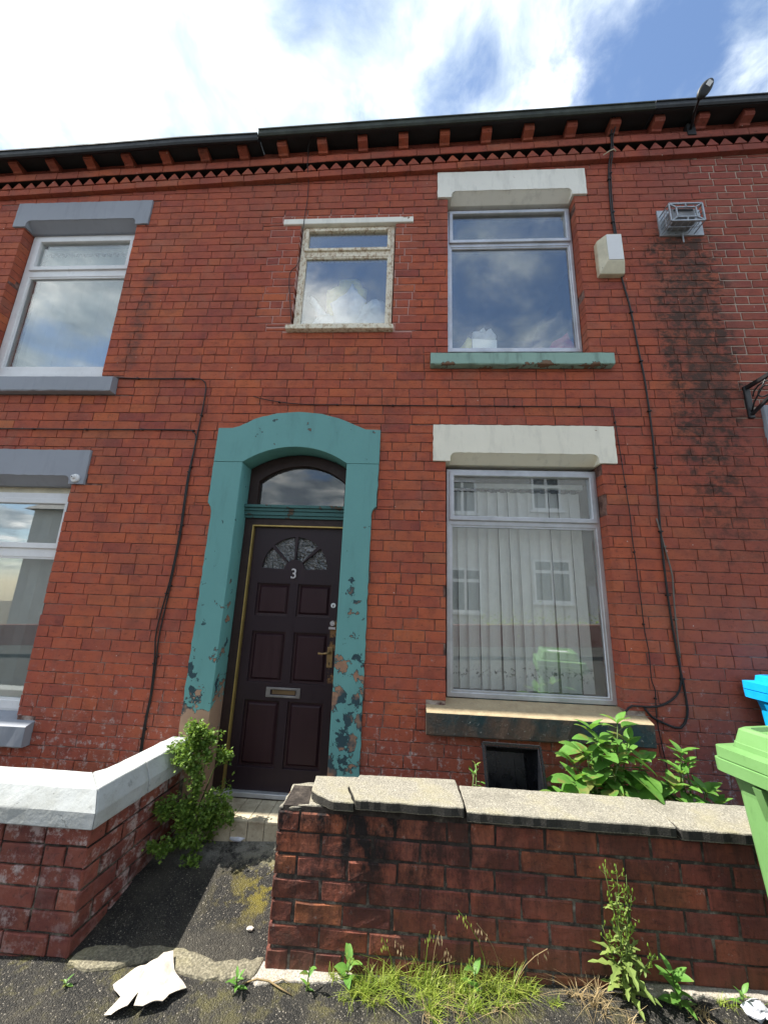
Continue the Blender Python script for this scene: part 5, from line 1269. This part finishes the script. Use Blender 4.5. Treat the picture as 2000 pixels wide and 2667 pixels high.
# tall weed
def tall_weed():
    rg = random.Random(8); x0, y0 = .965, -.80; z0 = pz(x0, y0); t = thing('tall_weed', 'tall spindly flowering weed with toothed leaves in front of the wall', 'weed', (x0, y0, z0))
    for (tx, tz, ty) in ((.955, .53, -.83), (.905, .52, -.82), (.99, .50, -.84), (.935, .44, -.85), (1.01, .42, -.83), (1.06, .24, -.86), (.97, .36, -.86), (.88, .30, -.82)):
        b = Vector((x0+rg.uniform(-.02, .02), y0, z0)); tip = Vector((tx, ty, tz)); mid = (b+tip)/2+Vector((rg.uniform(-.015, .015), 0, .02))
        pts = [b.lerp(mid, i/5).lerp(mid.lerp(tip, i/5), i/5) for i in range(6)]; mb = MB(); mb.tube(pts, [.0032, .003, .0026, .0022, .0018, .0012], 5)
        st = mb.build('stem', M_STEM, t, True)
        mb = MB()
        for i in range(16):
            u = rg.uniform(.5, 1); kk = min(4, int(u*5)); q = pts[kk].lerp(pts[kk+1], u*5-kk); d = Vector((rg.gauss(0, 1), rg.gauss(-.3, .7), rg.uniform(.0, 1.3))).normalized()
            e = q+d*rg.uniform(.012, .045); mb.tube([q, e], .0009, 4); mb.lathe(e, [(.0012, -.002), (.0035, .001), (.0030, .006), (.0008, .011)], 6)
        fl = stuff(mb.build('buds', M_GRASS, t))
        mb = MB()
        for i in range(9):
            u = rg.uniform(.1, .75); kk = min(4, int(u*5)); q = pts[kk].lerp(pts[kk+1], u*5-kk); v, f = leaf_vf(rg.uniform(.02, .05), rg.uniform(.007, .014), .3, .4, 6, .4); Mx = Matrix.Translation(q) @ place(Vector((rg.gauss(0, 1), rg.gauss(-.3, .8), rg.uniform(-.3, .7))))
            mb.add([Mx @ Vector(p) for p in v], f, rg.uniform(.3, 1))
        stuff(mb.build('small_leaves', M_WEED, t))
    for i in range(20):
        a = i*2.4; v, f = leaf_vf(rg.uniform(.07, .13), rg.uniform(.022, .034), .35, .5, 8, .45); mb = MB(); Mx = Matrix.Translation((x0, y0, z0+.02+.008*i)) @ place(Vector((math.cos(a), min(.4, math.sin(a))-.25, .55)))
        mb.add([Mx @ Vector(p) for p in v], f, rg.uniform(.3, 1)); mb.build('leaf', M_WEED, t)
tall_weed()
def small_weed(label, x, y, h, n, s, seed, kind='c', dx=0.):
    rg = random.Random(seed); z0 = pz(x, y); t = thing('small_weed', label, 'weed', (x, y, z0), 'weeds on the pavement edge')
    mb = MB(); mb.tube([(x, y, z0-.005), (x+dx*.5, y-.005, z0+h*.5), (x+dx, y-.01, z0+h)], [.004, .003, .002], 5); mb.build('stem', M_STEM, t)
    for i in range(n):
        u = i/n; a = i*2.4+rg.random()*.5; add_leaf(t, kind, Vector((x+dx*u, y-.01*u, z0+h*u+.004)), Vector((math.cos(a), math.sin(a)-.2, .2+.9*u)), s*rg.uniform(.75, 1.15), M_LEAF, .5+.5*rg.random(), rg.uniform(-.4, .4))
small_weed('bright green broad leaved weed right of the tall spindly weed', 1.165, -.825, .13, 13, .85, 2, 'b', -.03)
small_weed('small leafy sprout by the broken path edge', -.675, -.835, .05, 8, .8, 3)
small_weed('thin leafy sprout against the concrete wall footing', -.375, -.825, .09, 6, .75, 4, 'c', .01)
small_weed('low green weed beside the litter at lower right', 1.42, -.81, .05, 9, .7, 5)
small_weed('upright leafy weed at left end of the grass', -.215, -.785, .08, 7, .8, 6, 'b', .02)
small_weed('pair of pale leaves in the middle of the grass', .335, -.80, .09, 5, .7, 7, 'b', .01)
small_weed('tiny green seedling on the pavement below the left wall', -1.42, -.86, .02, 5, .5, 8)

# ------------------------------------------------------------------ litter
pts = [(-1.205, -.868), (-1.185, -.845), (-1.15, -.815), (-1.10, -.79), (-1.072, -.782), (-1.066, -.748), (-1.03, -.728), (-1.015, -.752), (-.985, -.79), (-.935, -.83), (-.885, -.862), (-.905, -.885), (-.935, -.905), (-.945, -.935), (-1.00, -.955), (-1.045, -.965), (-1.055, -.925), (-1.07, -.965), (-1.12, -.985), (-1.155, -.975), (-1.125, -.93), (-1.165, -.90)]
bm = bmesh.new(); vs = [bm.verts.new((x, y, 0)) for x, y in pts]; bm.faces.new(vs); bmesh.ops.triangulate(bm, faces=bm.faces[:]); 
for _ in range(3): bmesh.ops.subdivide_edges(bm, edges=bm.edges[:], cuts=1, use_grid_fill=True)
for v in bm.verts:
    x, y = v.co.x, v.co.y; fold = max(0, (x-(-1.00)+(y+.80)*.3))*.40 if x > -1.0 else 0
    lift = .026+.022*math.sin((x+1.1)*15+y*6)+.018*mnoise.noise(Vector((x*16, y*16, 1)))+.020*abs(mnoise.noise(Vector((x*11+3, y*13, 5))))+fold*.25+max(0, y+.79)*.35
    edge = max(0, -.93-y)*.9; v.co.z = pz(x, y)+max(.004, lift*.75-edge*.2)
me = bpy.data.meshes.new('card'); bm.to_mesh(me); bm.free(); card = obj('torn_card', me, M_PAPER); md = card.modifiers.new('s', 'SOLIDIFY'); md.thickness = .0025
tag(card, 'crumpled torn piece of pale card lying on the pavement', 'litter')
crumple('wrapper', (-1.02, -.10, path_z(-1.02, -.10)+.014), (.05, .025, .013), 31, M_BAG, 'small crushed plastic wrapper at the foot of the step', 'litter', 2, .6)
crumple('plastic_bag', (1.455, -.835, gz(1.455)+.016), (.055, .035, .02), 33, M_BAG, 'scrap of white plastic on the ground at lower right', 'litter', 3, .6)
mb = MB(); mb.tube([(-.66, -.82, pz(-.66, -.82)+.006), (-.60, -.805, pz(-.6, -.805)+.012), (-.545, -.808, pz(-.545, -.808)+.008), (-.49, -.835, pz(-.49, -.835)+.010), (-.43, -.852, pz(-.43, -.852)+.004)], [.002, .003, .0035, .003, .0015], 6)
mb.tube([(-.53, -.815, pz(-.53, -.815)+.009), (-.49, -.80, pz(-.49, -.8)+.012), (-.45, -.81, pz(-.45, -.81)+.006)], [.002, .0018, .001], 5)
tag(mb.build('twig', M_DRY, None, True), 'pale dry twig lying beside the wall footing', 'twig')
crumple('leaf_scrap', (-.72, -.60, path_z(-.72, -.60)+.010), (.018, .012, .009), 41, M_PAPER, 'small pale scrap on the sunlit path', 'litter', 2, .5)
# loose grit on the pavement and path
rg = random.Random(77); mb = MB()
for i in range(3000):
    if rg.random() < .8: x, y = rg.uniform(-2.0, 2.0), rg.uniform(-1.12, -.76); z0 = pz(x, y)
    else: x, y = rg.uniform(-1.46, -.6), rg.uniform(-.68, -.12); z0 = path_z(x, y)
    s = rg.uniform(.0010, .0030)*(1.5 if rg.random() < .04 else 1)
    v = [Vector((x, y, z0))+Vector((math.cos(a)*s*rg.uniform(.7, 1.2), math.sin(a)*s*rg.uniform(.7, 1.2), 0)) for a in (0, 1.6, 3.1, 4.7)]+[Vector((x+rg.uniform(-s, s)*.4, y+rg.uniform(-s, s)*.4, z0+s*rg.uniform(.5, 1.0)))]
    mb.add(v, [(0, 1, 4), (1, 2, 4), (2, 3, 4), (3, 0, 4)], rg.random())
M_GRIT = mat('grit', lambda t, b: dict(Base_Color=t.ramp(t.node('ShaderNodeAttribute', {'attribute_name': 'rnd'}).outputs['Fac'], [(0, (.03, .028, .026)), (.7, (.09, .085, .07)), (1, (.36, .33, .28))]), Roughness=.8))
o = mb.build('grit', M_GRIT); tag(o, 'loose grit scattered over the asphalt pavement', 'grit'); stuff(o)

# ------------------------------------------------------------------ across the street, seen in the window panes
def far_house(label, x0, x1, y, ze, zr, m, wins, hip, door_x):
    g = gz((x0+x1)/2); t = thing('far_house', label, 'house', ((x0+x1)/2, y, g), 'houses across the street')
    mb = MB(); mb.box(x0, x1, y-7, y, g-1.5, g+ze); mb.build('wall', m, t)
    mb = MB(); a = 2.6 if hip else -.15; yc_ = y-3.5
    v = [(x0-.25, y+.3, g+ze-.05), (x1+.25, y+.3, g+ze-.05), (x1+.25, y-7.3, g+ze-.05), (x0-.25, y-7.3, g+ze-.05), (x0+a, yc_, g+zr), (x1-a, yc_, g+zr)]
    mb.add(v, [(0, 1, 5, 4), (1, 2, 5), (2, 3, 4, 5), (3, 0, 4), (3, 2, 1, 0)]); mb.build('roof', M_SLATE, t)
    for (wx, wz, ww, wh) in wins:
        wz += g; fr_ = poly('window', [rect(wx-ww/2, wx+ww/2, wz, wz+wh), rect(wx-ww/2+.08, wx-.05, wz+.08, wz+wh*.68), rect(wx+.05, wx+ww/2-.08, wz+.08, wz+wh*.68), rect(wx-ww/2+.08, wx-.05, wz+wh*.75, wz+wh-.08), rect(wx+.05, wx+ww/2-.08, wz+wh*.75, wz+wh-.08)], y+.001, y+.09, M_WFRAME, t)
        mb = MB(); mb.box(wx-ww/2+.05, wx+ww/2-.05, y+.01, y+.02, wz+.05, wz+wh-.05); mb.build('pane', M_DARKG, fr_)
        mb = MB(); mb.box(wx-ww/2-.1, wx+ww/2+.1, y+.002, y+.14, wz-.1, wz-.002); mb.build('sill', M_WFRAME, fr_)
    mb = MB(); mb.box(door_x-.5, door_x+.5, y+.002, y+.06, g, g+2.1); mb.build('door', M_WFRAME, t)
    return t
far_house('pale rendered two storey house reflected in the right windows', .6, 11.5, -12.5, 7.4, 9.4, M_RENDER, [(2.5, .9, 1.3, 1.75), (6.0, 1.4, 1.5, 1.7), (2.4, 5.0, 1.2, 1.45), (5.95, 5.2, 1.2, 1.45), (9.6, 1.4, 1.5, 1.7), (9.6, 5.2, 1.2, 1.45)], False, 7.9)
far_house('lower house with dark hipped roof reflected in the door transom', -8.2, -.9, -15.5, 3.6, 5.2, M_BRICKFAR, [(-6.5, .9, 1.6, 1.3), (-2.8, .9, 1.6, 1.3)], True, -4.6)
far_house('pale gabled house reflected in the left windows', -17.5, -9.0, -13, 5.6, 7.6, M_RENDER, [(-15, .9, 1.6, 1.4), (-11.2, .9, 1.6, 1.4), (-15, 3.5, 1.4, 1.3), (-11.2, 3.5, 1.4, 1.3)], False, -13.1)
struct(sheet('far_pavement', [-60, 60], [-10.2, -8.2], lambda x, y: gz(x)-.01, M_ASPH))
mb = MB(); mb.add([(-18, -10.2, gz(-18)-.3), (10, -10.2, gz(10)-.3), (10, -10.4, gz(10)-.3), (-18, -10.4, gz(-18)-.3), (-18, -10.2, gz(-18)+.7), (10, -10.2, gz(10)+.7), (10, -10.4, gz(10)+.7), (-18, -10.4, gz(-18)+.7)], [(0,3,2,1),(4,5,6,7),(0,1,5,4),(1,2,6,5),(2,3,7,6),(3,0,4,7)])
tag(mb.build('far_garden_wall', M_BRICKFAR), 'low brick garden wall across the street seen only in reflections', 'wall')

for i, (x, lb) in enumerate(((3.4, 'yellow flowering shrub across the street, nearest the lamp side'), (5.0, 'yellow flowering shrub across the street below the big window'), (7.3, 'yellow flowering shrub across the street furthest right'))):
    t = thing('flowering_shrub', lb, 'shrub', (x, -10.9, gz(x)), 'shrubs across the street'); rg = random.Random(90+i); mb = MB(); ms = MB()
    for k_ in range(420):
        d = Vector((rg.gauss(0, .55), rg.gauss(0, .25), abs(rg.gauss(.45, .28)))); lobed(mb, Vector((x, -10.9, gz(x)))+d, Vector((rg.gauss(0, 1), rg.gauss(0, 1), rg.gauss(.3, 1))), rg.uniform(.05, .11), rg, rg.uniform(.1, 1))
    for k_ in range(6): ms.tube([(x, -10.9, gz(x)-.2), (x+rg.uniform(-.5, .5), -10.9+rg.uniform(-.2, .2), gz(x)+rg.uniform(.4, .8))], .012, 5)
    stuff(mb.build('foliage', M_GRASS, t)); ms.build('stems', M_STEM, t)
